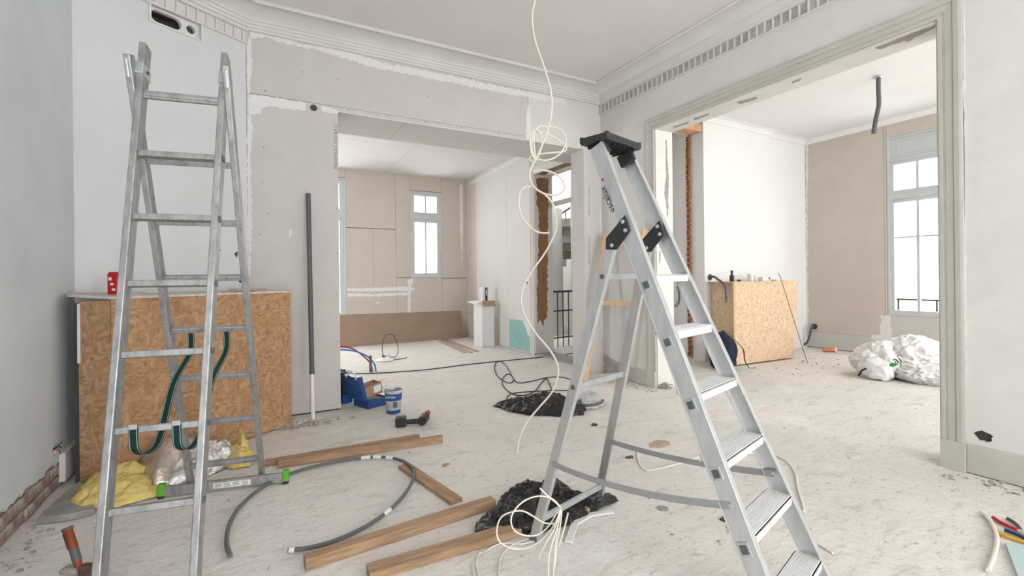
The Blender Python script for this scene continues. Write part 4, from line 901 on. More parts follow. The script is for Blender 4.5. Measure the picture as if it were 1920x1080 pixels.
tray(MB(), bx0, cxx, ky_, czz, .19, .14, .105, .004).build('carton', 'cardboard', cb)
MB().slab([bx0 + czz * .115, bx0 + cxx * .21 + czz * .115, bx0 + cxx * .21 + czz * .135 - ky_ * .05, bx0 + cxx * .01 + czz * .13 - ky_ * .05], czz * .003).build('flap', 'cardboard', cb)
MB().slab([bx0 + czz * .115, bx0 + czz * .115 + ky_ * .16, bx0 + czz * .14 + ky_ * .15 - cxx * .06, bx0 + czz * .14 + ky_ * .01 - cxx * .06], czz * .003).build('flap', 'cardboard', cb)
MB().obox(bx0 + cxx * .135 + czz * .055 - ky_ * .003, cxx, ky_, czz, .08, .002, .065).build('shipping_label', 'label', cb)
# paint bucket
bc = V((1.057,4.179,0.000)); 
bu = thing('paint_bucket', bc, 'silver and blue printed paint bucket beside the open tool case', 'bucket')
MB().lathe([(.058, .003), (.060, .004), (.078, .205), (.081, .206), (.081, .212), (.075, .212), (.057, .012), (.0, .012)], bc, n=32).build('pail', 'steel', bu, smooth=40)
MB().lathe([(.0722, .122), (.0772, .182), (.0776, .182), (.0726, .122)], bc, n=32).build('blue_band', 'blue', bu, smooth=40)
MB().lathe([(.0600, .006), (.0630, .036), (.0634, .036), (.0604, .006)], bc, n=32).build('blue_band', 'blue', bu, smooth=40)
MB().lathe([(.0772, .186), (.0796, .206), (.0799, .206), (.0776, .186)], bc, n=32).build('dried_paint', 'bag_clear', bu, smooth=40)
cv = V((-.50, -.866, 0)); cvr = V((-cv.y, cv.x, 0))
text('ENNER', .030, bc + cv * .0815 + Z_ * .148 - cvr * .05, cvr, Z_, 'printed_text', 'label', bu)
MB().obox(bc + cv * .0705 + cvr * .035 + Z_ * .09, cvr, cv, Z_, .035, .004, .05).build('printed_panel', 'grey_cable', bu)
hp = [bc + cvr * (-.08) + Z_ * .19, bc + cvr * (-.082) + Z_ * .215, bc + cvr * (-.055) + Z_ * .262 - cv * .01, bc + cvr * (-.02) + Z_ * .275 - cv * .03, bc + cvr * .03 - cv * .07 + Z_ * .25, bc + cvr * .05 - cv * .06 + Z_ * .20]
MB().tube(smoothpath(hp, 6), .003, 6).build('handle', 'white_plastic', bu, smooth=50)
# cordless tool lying on the floor
t0, t1 = V((1.010,3.757,0.000)), V((1.188,3.699,0.000)); tx_ = (t1 - t0).normalized(); ty_ = V((-tx_.y, tx_.x, 0))
dr = thing('cordless_drill', t0, 'black cordless drill with red chuck ring lying on the floor', 'drill')
MB().obox(t0 + Z_ * .043, tx_, ty_, Z_, .085, .075, .08).build('battery', 'black_plastic', dr, bevel=.012)
MB().obox(t0 + Z_ * .043 - tx_ * .040, tx_, ty_, Z_, .012, .070, .06).build('battery_trim', 'red', dr, bevel=.004)
MB().tube([t0 + tx_ * .03 + Z_ * .036, t0 + tx_ * .17 + Z_ * .036], .019, 12, .021).build('grip', 'black_plastic', dr, smooth=50)
MB().tube([t0 + tx_ * .165 - ty_ * .045 + Z_ * .046, t0 + tx_ * .19 + ty_ * .06 + Z_ * .048], .036, 14, .040).build('motor_housing', 'black_plastic', dr, smooth=50)
MB().tube([t0 + tx_ * .19 + ty_ * .06 + Z_ * .048, t0 + tx_ * .20 + ty_ * .10 + Z_ * .052], .030, 14, .024).build('gear_collar', 'steel', dr, smooth=50)
MB().tube([t0 + tx_ * .20 + ty_ * .10 + Z_ * .052, t0 + tx_ * .215 + ty_ * .155 + Z_ * .055], .027, 14, .024).build('chuck', 'red', dr, smooth=50)
MB().tube([t0 + tx_ * .212 + ty_ * .15 + Z_ * .056, t0 + tx_ * .222 + ty_ * .19 + Z_ * .058], .008, 10).build('bit_holder', 'red', dr)
# blue canister half hidden behind the wall end
cc = V((0.710,4.826,0.000)) + V((.0, .02, 0))
can = thing('blue_case', cc, 'upright navy blue tool case half hidden behind the wall end', 'case')
MB().obox(cc + Z_ * .045, kx_, ky_, Z_, .10, .26, .09).build('lower_shell', 'blue', can, bevel=.01)
MB().obox(cc + Z_ * .20, kx_, ky_, Z_, .11, .27, .21).build('upper_shell', 'navy', can, bevel=.015)
MB().obox(cc + Z_ * .15 + kx_ * .03 - ky_ * .137, kx_, ky_, Z_, .03, .01, .08).build('latch', 'stone', can, bevel=.002)
MB().obox(cc + Z_ * .31, kx_, ky_, Z_, .03, .14, .02).build('handle', 'navy', can, bevel=.006)
# red and blue water pipes rising from the slab
e = V((1.315,6.155,0.000))
for nm, col, offs, lab in (('water_pipe', 'red_pipe', (-.02, .03, .04), 'red plastic water pipe arching out of the floor slab'), ('water_pipe', 'blue_pipe', (.02, 0, 0), 'blue plastic water pipe arching out of the floor slab')):
    q = e + V((offs[0], offs[1], 0))
    MB().tube(smoothpath([q + Z_ * .0, q + V((-.02, .01, .10)), q + V((-.10, .04, .20)), q + V((-.25, .08, .275 + offs[2])), q + V((-.45, .12, .305 + offs[2])), q + V((-.70, .16, .30 + offs[2]))], 8), .010, 10).build(nm, col, smooth=60, label=lab, cat='pipe')
MB().tube([V((1.265,6.146,0.000)), V((1.265,6.146,0.000)) + Z_ * .215], .018, 12).build('pipe_sleeve', 'grey_cable', smooth=50, label='short grey pipe sleeve sticking up beside the water pipes', cat='pipe')
# white ceiling fitting with black lead
lc = V((1.632,6.915,0.000))
lf = thing('cable_reel', lc, 'flat white reel-shaped fitting with a looping black lead on the floor', 'fitting')
MB().lathe([(.13, .004), (.14, .012), (.10, .035), (.06, .05), (.03, .052)], lc, n=28).build('base', 'white_plastic', lf, smooth=40)
MB().lathe([(.03, .05), (.035, .09), (.0, .092)], lc + V((.05, .03, 0)), n=16).build('spigot', 'white_plastic', lf, smooth=40)
MB().lathe([(.02, .05), (.022, .075), (.0, .076)], lc + V((-.02, .0, 0)), n=16).build('socket', 'black_plastic', lf, smooth=40)
MB().tube(smoothpath([lc + V((-.03, 0, .07)), lc + V((-.03, .03, .22)), lc + V((.04, .1, .36)), lc + V((.16, .14, .34)), lc + V((.22, .1, .16)), lc + V((.17, .02, .04)), lc + V((.06, -.02, .05)), lc + V((.14, -.04, .012)), lc + V((.28, 0, .006)), lc + V((.34, .06, .006))], 8), .005, 6).build('lead', 'black_cable', lf, smooth=60)
# fibreboard leaning on the rear wall
b0_, b1_ = V((1.196,8.674,0.000)), V((3.520,8.597,0.000)); b0_.y = b1_.y = 8.66
MB().slab([V((1.15, 8.66, .003)), V((3.62, 8.69, .003)), V((3.60, 8.785, .54)), V((1.15, 8.785, .56))], (0, .008, .002)).build('fibreboard_panel', 'hardboard', label='long brown fibreboard panel leaning along the foot of the rear wall', cat='board')
# strips of wood on the rear room floor
for i, (a, b) in enumerate((((3.027,8.459,0.000), (2.900,6.910,0.000)), ((3.132,8.570,0.000), (2.987,6.855,0.000)), ((3.212,8.609,0.000), (3.111,6.902,0.000)))):
    plank_rot('wood_strip', a, b, .055, .012, ['outer dusty wood strip nearest the blue pipes on the rear room floor', 'middle dusty wood strip of three on the rear room floor', 'dusty wood strip nearest the tall white carton'][i], z=.004 * i, mat='wood_dusty')
# tall white carton with flaps
wb0, wb1, wb2 = V((3.379,7.274,0.000)), V((3.641,7.327,0.000)), V((3.361,7.661,0.000)); ex = (wb1 - wb0).normalized(); ey = V((-ex.y, ex.x, 0)); hw = .80
wbx = thing('tall_carton', wb0, 'tall white carton with open flaps against the rear room wall', 'box')
aW, bW = .24, .24
ex = V((.93, .10, 0)).normalized(); ey = V((-.25, .95, 0)).normalized()
tray(MB(), wb0, ex, ey, Z_, aW, bW, hw, .004).build('carton', 'carton_white', wbx)
MB().slab([wb0 + Z_ * hw, wb0 + ex * aW + Z_ * hw, wb0 + ex * aW - ey * .05 + Z_ * (hw - .09), wb0 - ey * .05 + Z_ * (hw - .09)], (0, 0, .004)).build('flap', 'cardboard', wbx)
MB().slab([wb0 + Z_ * hw, wb0 + ey * bW + Z_ * hw, wb0 + ey * bW - ex * .14 + Z_ * (hw - .02), wb0 - ex * .14 + Z_ * (hw - .05)], (0, 0, .004)).build('flap', 'carton_white', wbx)
MB().slab([wb0 + ex * aW + Z_ * hw, wb0 + ex * aW + ey * bW + Z_ * hw, wb0 + ex * (aW + .09) + ey * bW + Z_ * (hw - .02), wb0 + ex * (aW + .09) + Z_ * (hw - .04)], (0, 0, .004)).build('flap', 'carton_white', wbx)
sbp = wb0 + ex * .12 + ey * .12 + Z_ * (hw - .06)
sb = thing('small_packet', sbp, 'small blue and white packet poking out of the tall white carton', 'packet')
MB().obox(sbp + Z_ * .16 + ex * .02, ex, ey, Z_, .05, .10, .26).build('packet', 'navy', sb, bevel=.002)
MB().obox(sbp + Z_ * .16 - ex * .03, ex, ey, Z_, .05, .10, .26).build('packet_side', 'carton_white', sb, bevel=.002)
MB().obox(sbp + Z_ * .20 + ex * .02 - ey * .051, ex, ey, Z_, .02, .001, .10).build('printed_mark', 'label', sb)

# ---- cables across the floor
MB().tube(smoothpath([(0.760,6.224,0.007),(1.033,6.132,0.007),(1.398,5.985,0.007),(1.930,5.897,0.007),(2.558,5.947,0.007),(3.218,5.926,0.007),(3.848,5.906,0.007),(4.348,5.941,0.007)], 8), .007, 6).build('black_cable', 'black_cable', smooth=60, label='long black cable stretched across the floor to the doorway pier', cat='cable')
MB().tube(smoothpath([(2.092,3.862,0.006),(2.125,4.020,0.006),(2.212,4.160,0.006),(2.320,4.222,0.006),(2.519,4.180,0.006),(2.735,4.103,0.006),(2.879,4.016,0.006)], 6) , .006, 6).build('black_cable', 'black_cable', smooth=60, label='short black cable running straight out from under the black sheeting', cat='cable')
MB().tube(smoothpath([(3.159,4.252,0.006),(3.189,4.426,0.006),(3.156,4.616,0.006),(3.004,4.674,0.006),(2.780,4.610,0.006),(2.595,4.595,0.006),(2.618,4.774,0.006),(2.805,5.241,0.006),(2.987,5.733,0.006),(3.011,5.961,0.006),(2.844,5.729,0.006),(2.649,5.338,0.006),(2.522,4.969,0.006),(2.481,4.728,0.006),(2.507,4.649,0.006),(2.627,4.803,0.006),(2.709,5.033,0.006),(2.684,5.085,0.006),(2.546,4.920,0.006),(2.400,4.652,0.006),(2.313,4.386,0.006),(2.288,4.164,0.006),(2.370,4.089,0.006),(2.546,4.191,0.006),(2.801,4.470,0.006),(2.983,4.653,0.006),(2.978,4.622,0.006),(2.826,4.333,0.006),(2.658,4.017,0.006),(2.589,3.884,0.006)], 6), .006, 6).build('black_cable', 'black_cable', smooth=60, label='tangled black cable looping on the floor behind the stepladder', cat='cable')

# ---- black sheeting heaps and cloudy film bag
heap([(1.906,3.893,0.000),(2.046,3.937,0.000),(2.128,3.823,0.000),(2.291,3.902,0.000),(2.533,3.994,0.000),(2.662,3.916,0.000),(2.635,3.696,0.000),(2.576,3.353,0.000),(2.447,3.261,0.000),(2.293,3.280,0.000),(2.153,3.399,0.000),(2.043,3.482,0.000),(1.969,3.637,0.000)], .075, 31, fold=.9, freq=11, pw=.45, nr=44, na=180).build('plastic_sheet', 'bag_black', smooth=14, label='crumpled black plastic sheet lying farther back near the cable loops', cat='plastic sheet')
gb = V((2.691,3.445,0.000))
bag2 = thing('film_bag', gb, 'cloudy clear plastic bag holding a coiled grey hose', 'bag')
heap([(2.651,3.597,0.000),(2.855,3.800,0.000),(3.001,3.813,0.000),(2.949,3.599,0.000),(2.824,3.408,0.000),(2.671,3.336,0.000),(2.564,3.399,0.000)], .07, 33, fold=.6, freq=9, pw=.6).build('film', 'bag_clear', bag2, smooth=60)
MB().tube([gb + V((.13 * math.cos(t * .35), (.09) * math.sin(t * .35), .035 + .012 * (t % 9) / 9)) for t in range(30)], .013, 8).build('hose', 'grey_cable', bag2, smooth=60)
heap([(0.858,1.986,0.000),(0.913,2.061,0.000),(1.029,2.110,0.000),(1.110,2.210,0.000),(1.208,2.273,0.000),(1.338,2.319,0.000),(1.403,2.251,0.000),(1.519,2.255,0.000),(1.505,2.161,0.000),(1.513,2.047,0.000),(1.566,1.955,0.000),(1.671,1.908,0.000),(1.516,1.893,0.000),(1.402,1.855,0.000),(1.280,1.841,0.000),(1.161,1.844,0.000),(1.015,1.887,0.000),(0.967,1.955,0.000)], .07, 41, nr=40, na=170, fold=1.0, freq=12, pw=.35).build('plastic_sheet', 'bag_black', smooth=14, label='crumpled black plastic sheet lying under the stepladder rear feet', cat='plastic sheet')
hg = V((2.644,4.106,0.000))

# ---- ivory cable hanging from the ceiling, coiled in mid air
cab = [(1.664,2.681,3.235),(1.662,2.682,3.073),(1.645,2.691,2.965),(1.660,2.683,2.803),(1.712,2.655,2.622),(1.751,2.633,2.459),(1.753,2.632,2.315),(1.730,2.645,2.189),(1.691,2.666,2.082),(1.652,2.687,1.992),(1.626,2.701,1.928),(1.619,2.705,1.884),(1.631,2.698,1.830),(1.666,2.680,1.790),(1.710,2.656,1.757),(1.750,2.633,1.703),(1.769,2.623,1.630),(1.774,2.620,1.540),(1.748,2.635,1.450),(1.693,2.665,1.343),(1.619,2.705,1.229),(1.574,2.729,1.128),(1.561,2.737,1.049),(1.579,2.727,0.948),(1.647,2.690,0.821),(1.725,2.647,0.712),(1.769,2.623,0.621),(1.774,2.620,0.531),(1.738,2.640,0.424),(1.658,2.684,0.317),(1.578,2.727,0.209),(1.539,2.749,0.102),(1.529,2.754,0.019)]
q = [V(p) for p in cab]
fpt = V((1.535,2.765,0.000))
for i, p in enumerate(q):
    t = max(0, (i - 12) / (len(q) - 13)); 
hang = thing('hanging_cable', fpt, 'ivory electric cable hanging from the ceiling in loose coils to the floor', 'cable')
MB().tube(smoothpath(q + [fpt + Z_ * .005], 6), .0062, 8).build('strand', 'white_cable', hang, smooth=60)
for i, l in enumerate(([(1.739,2.639,2.207),(1.686,2.669,2.222),(1.644,2.691,2.172),(1.634,2.697,2.082),(1.652,2.687,2.017),(1.712,2.654,1.988),(1.785,2.614,2.019),(1.833,2.588,2.091),(1.827,2.591,2.163),(1.787,2.614,2.207),(1.733,2.643,2.218)], [(1.650,2.677,1.990),(1.625,2.690,2.044),(1.620,2.693,2.126),(1.633,2.686,2.177),(1.658,2.672,2.191),(1.683,2.659,2.162),(1.689,2.656,2.090),(1.669,2.666,2.025),(1.647,2.679,1.982)], [(1.660,2.694,1.987),(1.655,2.697,2.067),(1.652,2.698,2.147),(1.668,2.689,2.183),(1.713,2.665,2.175),(1.776,2.631,2.145),(1.833,2.600,2.094),(1.845,2.593,2.072),(1.826,2.604,2.050),(1.743,2.649,2.041),(1.661,2.694,2.031),(1.626,2.713,2.010),(1.632,2.710,1.988),(1.660,2.694,1.977)], [(1.642,2.693,1.913),(1.680,2.672,1.923),(1.743,2.637,1.912),(1.799,2.607,1.875),(1.827,2.591,1.817),(1.814,2.598,1.774),(1.767,2.624,1.753),(1.704,2.659,1.765),(1.666,2.680,1.787)], [(1.628,2.700,1.812),(1.590,2.721,1.809),(1.561,2.737,1.770),(1.554,2.740,1.687),(1.569,2.732,1.615),(1.607,2.712,1.553),(1.657,2.684,1.509),(1.701,2.660,1.498),(1.733,2.643,1.501)])):
    MB().tube(smoothpath([V(p) for p in l], 6), .0060, 8).build('coil', 'white_cable', hang, smooth=60)
# second ivory cable bundle on the floor by the ladder foot
cz = (1.218,1.785,0.136)
bun = thing('cable_bundle', (1.174,1.796,0.000), 'ivory cable bundle tied at the stepladder rear foot and fanning over the floor', 'cable')
for i, l in enumerate(([(0.959,1.550,0.377),(0.991,1.532,0.341),(1.024,1.515,0.308),(1.031,1.511,0.291),(1.022,1.527,0.274),(1.001,1.550,0.221),(0.943,1.536,0.207),(0.888,1.543,0.215),(0.852,1.563,0.234),(0.840,1.569,0.274),(0.864,1.579,0.305),(0.909,1.577,0.330),(0.955,1.552,0.346),(1.000,1.527,0.335),(1.028,1.513,0.304)],
                       [(0.994,1.508,0.248),(0.961,1.526,0.252),(0.926,1.545,0.277),(0.890,1.565,0.298),(0.853,1.585,0.295),(0.817,1.605,0.275),(0.802,1.613,0.234),(0.805,1.611,0.192),(0.825,1.600,0.167),(0.861,1.581,0.153),(0.906,1.556,0.156),(0.952,1.531,0.187),(0.988,1.511,0.231),(1.012,1.498,0.283)],
                       [(0.991,1.453,0.328),(0.980,1.459,0.268),(0.966,1.467,0.218),(0.951,1.475,0.158),(0.947,1.477,0.088),(0.950,1.475,0.038)], [(0.995,1.462,0.321),(0.982,1.469,0.233),(0.974,1.473,0.152),(0.966,1.478,0.031)], [(0.982,1.446,0.331),(0.964,1.456,0.264),(0.938,1.471,0.214),(0.925,1.500,0.153),(0.928,1.510,0.131)],
                       [(1.005,1.468,0.314),(0.999,1.471,0.257),(0.987,1.478,0.187),(0.979,1.482,0.106),(0.961,1.492,0.035)], [(1.032,1.465,0.299),(1.019,1.472,0.242),(1.007,1.478,0.201),(1.000,1.482,0.171)])):
    pp = [V(p) for p in l]
    for p in pp: p.z = max(p.z, .006)
    MB().tube(smoothpath(pp, 7), .0031, 7).build('strand', 'white_cable', bun, smooth=60)
for i, l in enumerate(([(1.139,1.855,0.006),(1.058,1.840,0.006),(0.985,1.833,0.006),(0.915,1.790,0.006),(0.869,1.731,0.006),(0.828,1.655,0.006)], [(0.849,1.850,0.006),(0.825,1.841,0.006),(0.786,1.778,0.006),(0.764,1.692,0.006)], [(0.784,1.800,0.006),(0.760,1.752,0.006),(0.742,1.685,0.006)], [(1.107,1.812,0.006),(1.031,1.817,0.006),(0.972,1.859,0.006),(0.923,1.868,0.006),(0.853,1.843,0.006)])):
    MB().tube(smoothpath(l, 6), .0031, 7).build('strand', 'white_cable', bun, smooth=60)
# loose ivory cable behind / right of the stepladder
MB().tube(smoothpath([(2.323,2.447,0.006),(2.173,2.290,0.006),(2.095,2.176,0.006),(2.094,2.121,0.006),(2.189,2.103,0.006),(2.396,2.099,0.006),(2.573,2.099,0.006),(2.863,1.994,0.006),(2.988,1.889,0.006),(2.941,1.762,0.006),(2.806,1.637,0.006),(2.640,1.529,0.006),(2.477,1.411,0.006),(2.411,1.366,0.006)], 7), .006, 8).build('loose_cable', 'white_cable', smooth=60, label='loose ivory cable wandering over the floor behind the stepladder steps', cat='cable')
MB().tube(smoothpath([(2.267,1.335,0.006),(2.231,1.311,0.006),(2.211,1.285,0.006),(2.171,1.215,0.006),(2.166,1.155,0.006),(2.151,1.100,0.006)], 6), .006, 8).build('loose_cable', 'white_cable', smooth=60, label='short ivory cable end beside the stepladder front foot', cat='cable')
# bent white trunking strip
tk = MB(); a_, b_, c_ = V((1.215,1.724,0.000)), V((1.334,1.837,0.000)), V((1.449,1.870,0.000)); d_ = V((1.572,1.836,0.000))
tk.beam(a_ + Z_ * .008, b_ + Z_ * .008, Z_, .012, .035).beam(b_ + Z_ * .009, c_ + Z_ * .009, Z_, .012, .035).beam(c_ + Z_ * .007, d_ + Z_ * .007, Z_, .010, .032)
tk.build('trunking_strip', 'white_plastic', bevel=.002, label='bent white plastic trunking strip beside the near black sheet', cat='strip')

# ---- wooden ladder leaning behind the stepladder
f0, f1 = V((3.269,4.279,0.000)), V((3.630,4.059,0.000)); h0, h1 = V((3.660,4.354,1.726)), V((3.680,3.736,1.706))
wl_ = thing('wooden_ladder', (f0 + f1) / 2, 'light pine ladder leaning on the right wall behind the stepladder', 'ladder')
sd_ = (f1 - f0).normalized()
for a, b in ((f0, h0), (f1, h1)):
    MB().beam(a, b, sd_, .055, .045).build('stile', 'wood_light', wl_, bevel=.003)
for t, w in ((.03, .09), (.52, .05), (.92, .06)):
    a, b = f0 + (h0 - f0) * t, f1 + (h1 - f1) * t
    MB().beam(a, b, Z_, w, .022).build('rung', 'wood_dusty' if t < .1 else 'wood_light', wl_, bevel=.002)

# ---- aluminium stepladder
p0 = V((1.431, 1.200, 1.005)); ph = 0.269; sa = V((math.cos(ph), math.sin(ph), 0)); sb_ = V((-math.sin(ph), math.cos(ph), 0)); run, ris = .088, .201
def stp_(k, s=0.0, b=0.0): return p0 - sb_ * (run * k) - Z_ * (ris * k) + sa * (s * (.306 + .0256 * k) / 2) + sb_ * b
sl = thing('stepladder', stp_(5), 'silver aluminium stepladder with black top tray and ribbed treads', 'ladder')
sdir = (stp_(5) - stp_(0)).normalized(); sn = sdir.cross(sa).normalized()
if sn.dot(sb_) < 0: sn = -sn
for s in (-1, 1):
    a, b = stp_(-3.70, s) + sa * s * .013, stp_(5, s) + sa * s * .013
    ex_ = sa * s
    m_ = MB()
    m_.beam(a + sn * .032, b + sn * .032, ex_, .004, .064)
    stile = m_.build('stile', 'alu', sl)
    MB().beam(a + sn * .002 - ex_ * .010, b + sn * .002 - ex_ * .010, ex_, .026, .005).build('front_flange', 'alu', stile, bevel=.001)
    MB().beam(a + sn * .063 - ex_ * .006, b + sn * .063 - ex_ * .006, ex_, .018, .004).build('rear_flange', 'alu', stile, bevel=.001)
    for k in range(-1, 5):
        c = stp_(k + .12, s) + sa * s * .0165 + sn * .036
        MB().obox(c, sa, sn, sdir, .003, .036, .042).build('socket', 'steel', stile, bevel=.004)
        MB().obox(c + sa * s * .002, sa, sn, sdir, .003, .022, .026).build('socket_hole', 'dark_grey', stile)
    foot = MB().obox(stp_(4.96, s) + sa * s * .010 + sn * .03, sa, sb_, Z_, .034, .08, .02).build('foot', 'black_plastic', sl, bevel=.004)
for k in range(-1, 5):
    w = .306 + .0256 * k
    c = stp_(k)
    dpt = .085 if k >= 0 else .05
    tr = MB().obox(c + sb_ * (dpt / 2) - Z_ * .003, sa, sb_, Z_, w, dpt, .006).obox(c + sb_ * .002 - Z_ * .014, sa, sb_, Z_, w, .004, .028).obox(c + sb_ * (dpt - .002) - Z_ * .010, sa, sb_, Z_, w, .004, .020).build('tread', 'tread', sl)
    if k >= 0:
        for j in range(12): MB().obox(c + sb_ * (.007 + j * .0066) + Z_ * .0012, sa, sb_, Z_, w - .006, .0028, .0026).build('tread_rib', 'tread', tr)
# top tray
tc_ = stp_(-3.70) + Z_ * .008 + sb_ * .035
MB().obox(tc_, sa, sb_, Z_, .255, .135, .012).build('top_tray', 'black_plastic', sl, bevel=.004)
tt = [o_ for o_ in sl.children if o_.name.startswith('top_tray')][0]
for s in (-1, 1):
    MB().obox(tc_ + sa * (s * .122) + Z_ * .012, sa, sb_, Z_, .012, .135, .022).build('tray_rim', 'black_plastic', tt, bevel=.003)
    MB().obox(tc_ + sb_ * (s * .062) + Z_ * .012, sa, sb_, Z_, .255, .012, .022).build('tray_rim', 'black_plastic', tt, bevel=.003)
    for e in (-1, 1): MB().obox(tc_ + sa * (s * .122) + sb_ * (e * .062) + Z_ * .014, sa, sb_, Z_, .016, .016, .026).build('corner_post', 'black_plastic', tt, bevel=.004)
    c = stp_(-3.60, s) + sn * .032
    MB().obox(c - sa * s * .012 + Z_ * .004, sa, sn, sdir, .022, .075, .055).build('stile_socket', 'black_plastic', tt, bevel=.004)
for j in range(6): MB().obox(tc_ - Z_ * .012 + sa * (-.09 + j * .036), sa, sb_, Z_, .004, .11, .014).build('stiffening_rib', 'black_plastic', tt)
# rear frame, brackets, bars and restraint straps
rf = {-1: V((1.097,1.825,0.000)), 1: V((1.578,1.962,0.000))}
rtp = {s: stp_(-1.86, s) + sa * s * .004 + sn * .115 for s in (-1, 1)}
for s in (-1, 1):
    MB().beam(rtp[s] + (rtp[s] - rf[s]).normalized() * .02, rf[s] + Z_ * .004, sa, .022, .046).build('rear_leg', 'alu', sl, bevel=.003)
    c0 = stp_(-2.0, s) + (sa * -.019 if s < 0 else sa * -.012)
    br = [c0 + sn * .012 + sdir * -.035, c0 + sn * .018 + sdir * .030, c0 + sn * .10 + sdir * .070, c0 + sn * .145 + sdir * .045, c0 + sn * .125 + sdir * .005]
    bo = MB().slab(br, sa * -.006).build('bracket', 'black_plastic', sl, bevel=.002)
    for q in (c0 + sn * .030 - sdir * .015, c0 + sn * .034 + sdir * .02, c0 + sn * .112 + sdir * .045):
        MB().lathe([(.008, 0), (.008, .003), (.004, .005)], q - sa * .006, -sa, 12).build('rivet', 'steel', bo)
    MB().obox(rf[s] + Z_ * .015, sa, sb_, Z_, .028, .05, .026).build('foot', 'grey_cable', sl, bevel=.003)
def rl_(s, z): return rf[s] + (rtp[s] - rf[s]) * (z / rtp[s].z)
for z in (1.2, .735, .105): 
    MB().beam(rl_(-1, z), rl_(1, z), Z_, .026, .018).build('rear_bar', 'steel', sl, bevel=.003)
    if z > .5: MB().lathe([(.010, 0), (.010, .004), (.005, .005)], rl_(-1, z) - sa * .011, -sa, 12).build('bolt', 'dark_grey', sl)
for s, zr, kf, sag in ((-1, .385, 2.55, .03), (1, .375, 2.62, .02)):
    a, b = rl_(s, zr) + sa * s * (.014 if s < 0 else -.014), stp_(kf, s) + sa * s * (.016 if s < 0 else -.002) + sn * .03
    MB().ribbon([a + (b - a) * (t / 12) - Z_ * sag * 4 * (t / 12) * (1 - t / 12) for t in range(13)], Z_, .024, .002).build('restraint_strap', 'strap_grey', sl, smooth=50)
    MB().obox(b, sa, sn, Z_, .006, .014, .016).build('strap_rivet', 'steel', sl, bevel=.002)
# brand lettering on the stile
tb = stp_(-2.34, -1) - sa * .0151 + sn * .052
text('escalux', .040, tb, -sdir, (sn), 'printed_text', 'ink', sl) if (-sdir).cross(sn).dot(-sa) > 0 else text('escalux', .040, tb - sn * .035, -sdir, -sn, 'printed_text', 'ink', sl)
MB().lathe([(.0055, 0), (.0055, .0008)], stp_(-3.02, -1) - sa * .0151 + sn * .055, -sa, 14).build('printed_dot', 'red', sl)

# ---- side room: pale strand board box round the fireplace
cA, cB = V((5.50, 3.97, 0)), V((6.72, 3.91, 0)); zk = 1.095
pb = thing('fireplace_box', (cA + cB) / 2, 'pale strand board box with a yellow batten covering the white chimney fireplace', 'box')
MB().slab([cA + V((.0, 0, .02)), cB + V((-.03, 0, .02)), cB + V((.05, -.02, zk)), cA + Z_ * zk], (0, .018, 0)).build('front_panel', 'osb_light', pb)
MB().slab([cA + V((-.02, .01, .01)), V((5.56, 4.395, .01)), V((5.56, 4.395, zk)), cA + V((-.02, .01, zk))], (.016, 0, 0)).build('side_panel', 'osb_light', pb)
MB().beam(cA + V((-.03, .005, .01)), cA + V((-.03, .005, zk)), X_, .035, .03).build('corner_batten', 'yellow' if False else 'wood_light', pb, bevel=.002)
MB().slab([cA + V((-.05, -.01, zk + .001)), cB + V((.07, -.03, zk + .001)), V((6.80, 4.395, zk + .001)), V((5.50, 4.395, zk + .001))], Z_ * .016).build('lid', 'osb_light', pb)
MB().slab([cB + V((-.03, .02, .02)), V((6.70, 4.395, .02)), V((6.76, 4.395, zk)), cB + V((.05, 0, zk))], (-.016, 0, 0)).build('side_panel', 'osb_light', pb)
zi = zk + .018
def item(u_, y): return V((u_, y, zi))
bt = item(5.75, 4.20)
MB().lathe([(.028, 0), (.030, .004), (.030, .075), (.014, .095), (.014, .12), (.018, .122), (.016, .15), (.0, .152)], bt, n=18).build('dark_bottle', 'black_plastic', smooth=40, label='small black bottle standing on the pale strand board lid', cat='bottle')
blob(item(5.90, 4.2) + Z_ * .012, (.035, .02, .012), 3, flat=False).build('lid_debris', 'black_plastic', smooth=60, label='small black lump on the pale lid beside the bottle', cat='debris')
for i, (x, r) in enumerate(((6.13, .045), (6.24, .035))):
    MB().lathe([(r * .8, 0), (r, .1 - .02 * i), (r * .92, .1 - .02 * i), (r * .72, .008), (0, .008)], item(x, 4.18), n=20).build('plaster_cup', ['stone', 'white_plastic'][i] if i else 'carton_white', smooth=40, label=['larger white plastic cup on the pale lid', 'smaller white plastic cup on the pale lid'][i], cat='cup')
bxk = thing('paper_packet', item(6.38, 4.15), 'low white packet with a dark mark on the pale lid', 'packet')
MB().obox(item(6.38, 4.15) + Z_ * .03, X_, Y_, Z_, .20, .10, .058).build('packet', 'carton_white', bxk, bevel=.003)
MB().obox(item(6.44, 4.099) + Z_ * .035, X_, Y_, Z_, .035, .002, .03).build('printed_mark', 'leather', bxk)
MB().slab([item(6.52, 4.05), item(6.76, 4.02), item(6.78, 4.12), item(6.54, 4.15)], Z_ * .02).build('white_tray', 'white_plastic', bevel=.003, label='flat white tray at the end of the pale lid', cat='tray')
wcx = V((5.551,4.390,1.173))
wst = thing('conduit_stub', (wcx.x, 4.40, wcx.z), 'black conduit stub bending out of the white chimney wall', 'conduit')
MB().tube(smoothpath([V((wcx.x, 4.40, wcx.z)), V((wcx.x, 4.34, wcx.z + .01)), V((wcx.x - .03, 4.26, wcx.z - .02)), V((5.40, 4.05, 1.06)), V((5.39, 4.02, .85))], 8), .016, 10).build('tube', 'dark_grey', wst, smooth=60)
MB().lathe([(.045, 0), (.045, .006)], V((wcx.x, 4.3995, wcx.z)), (0, -1, 0), 14).build('wall_hole', 'cavity', wst)
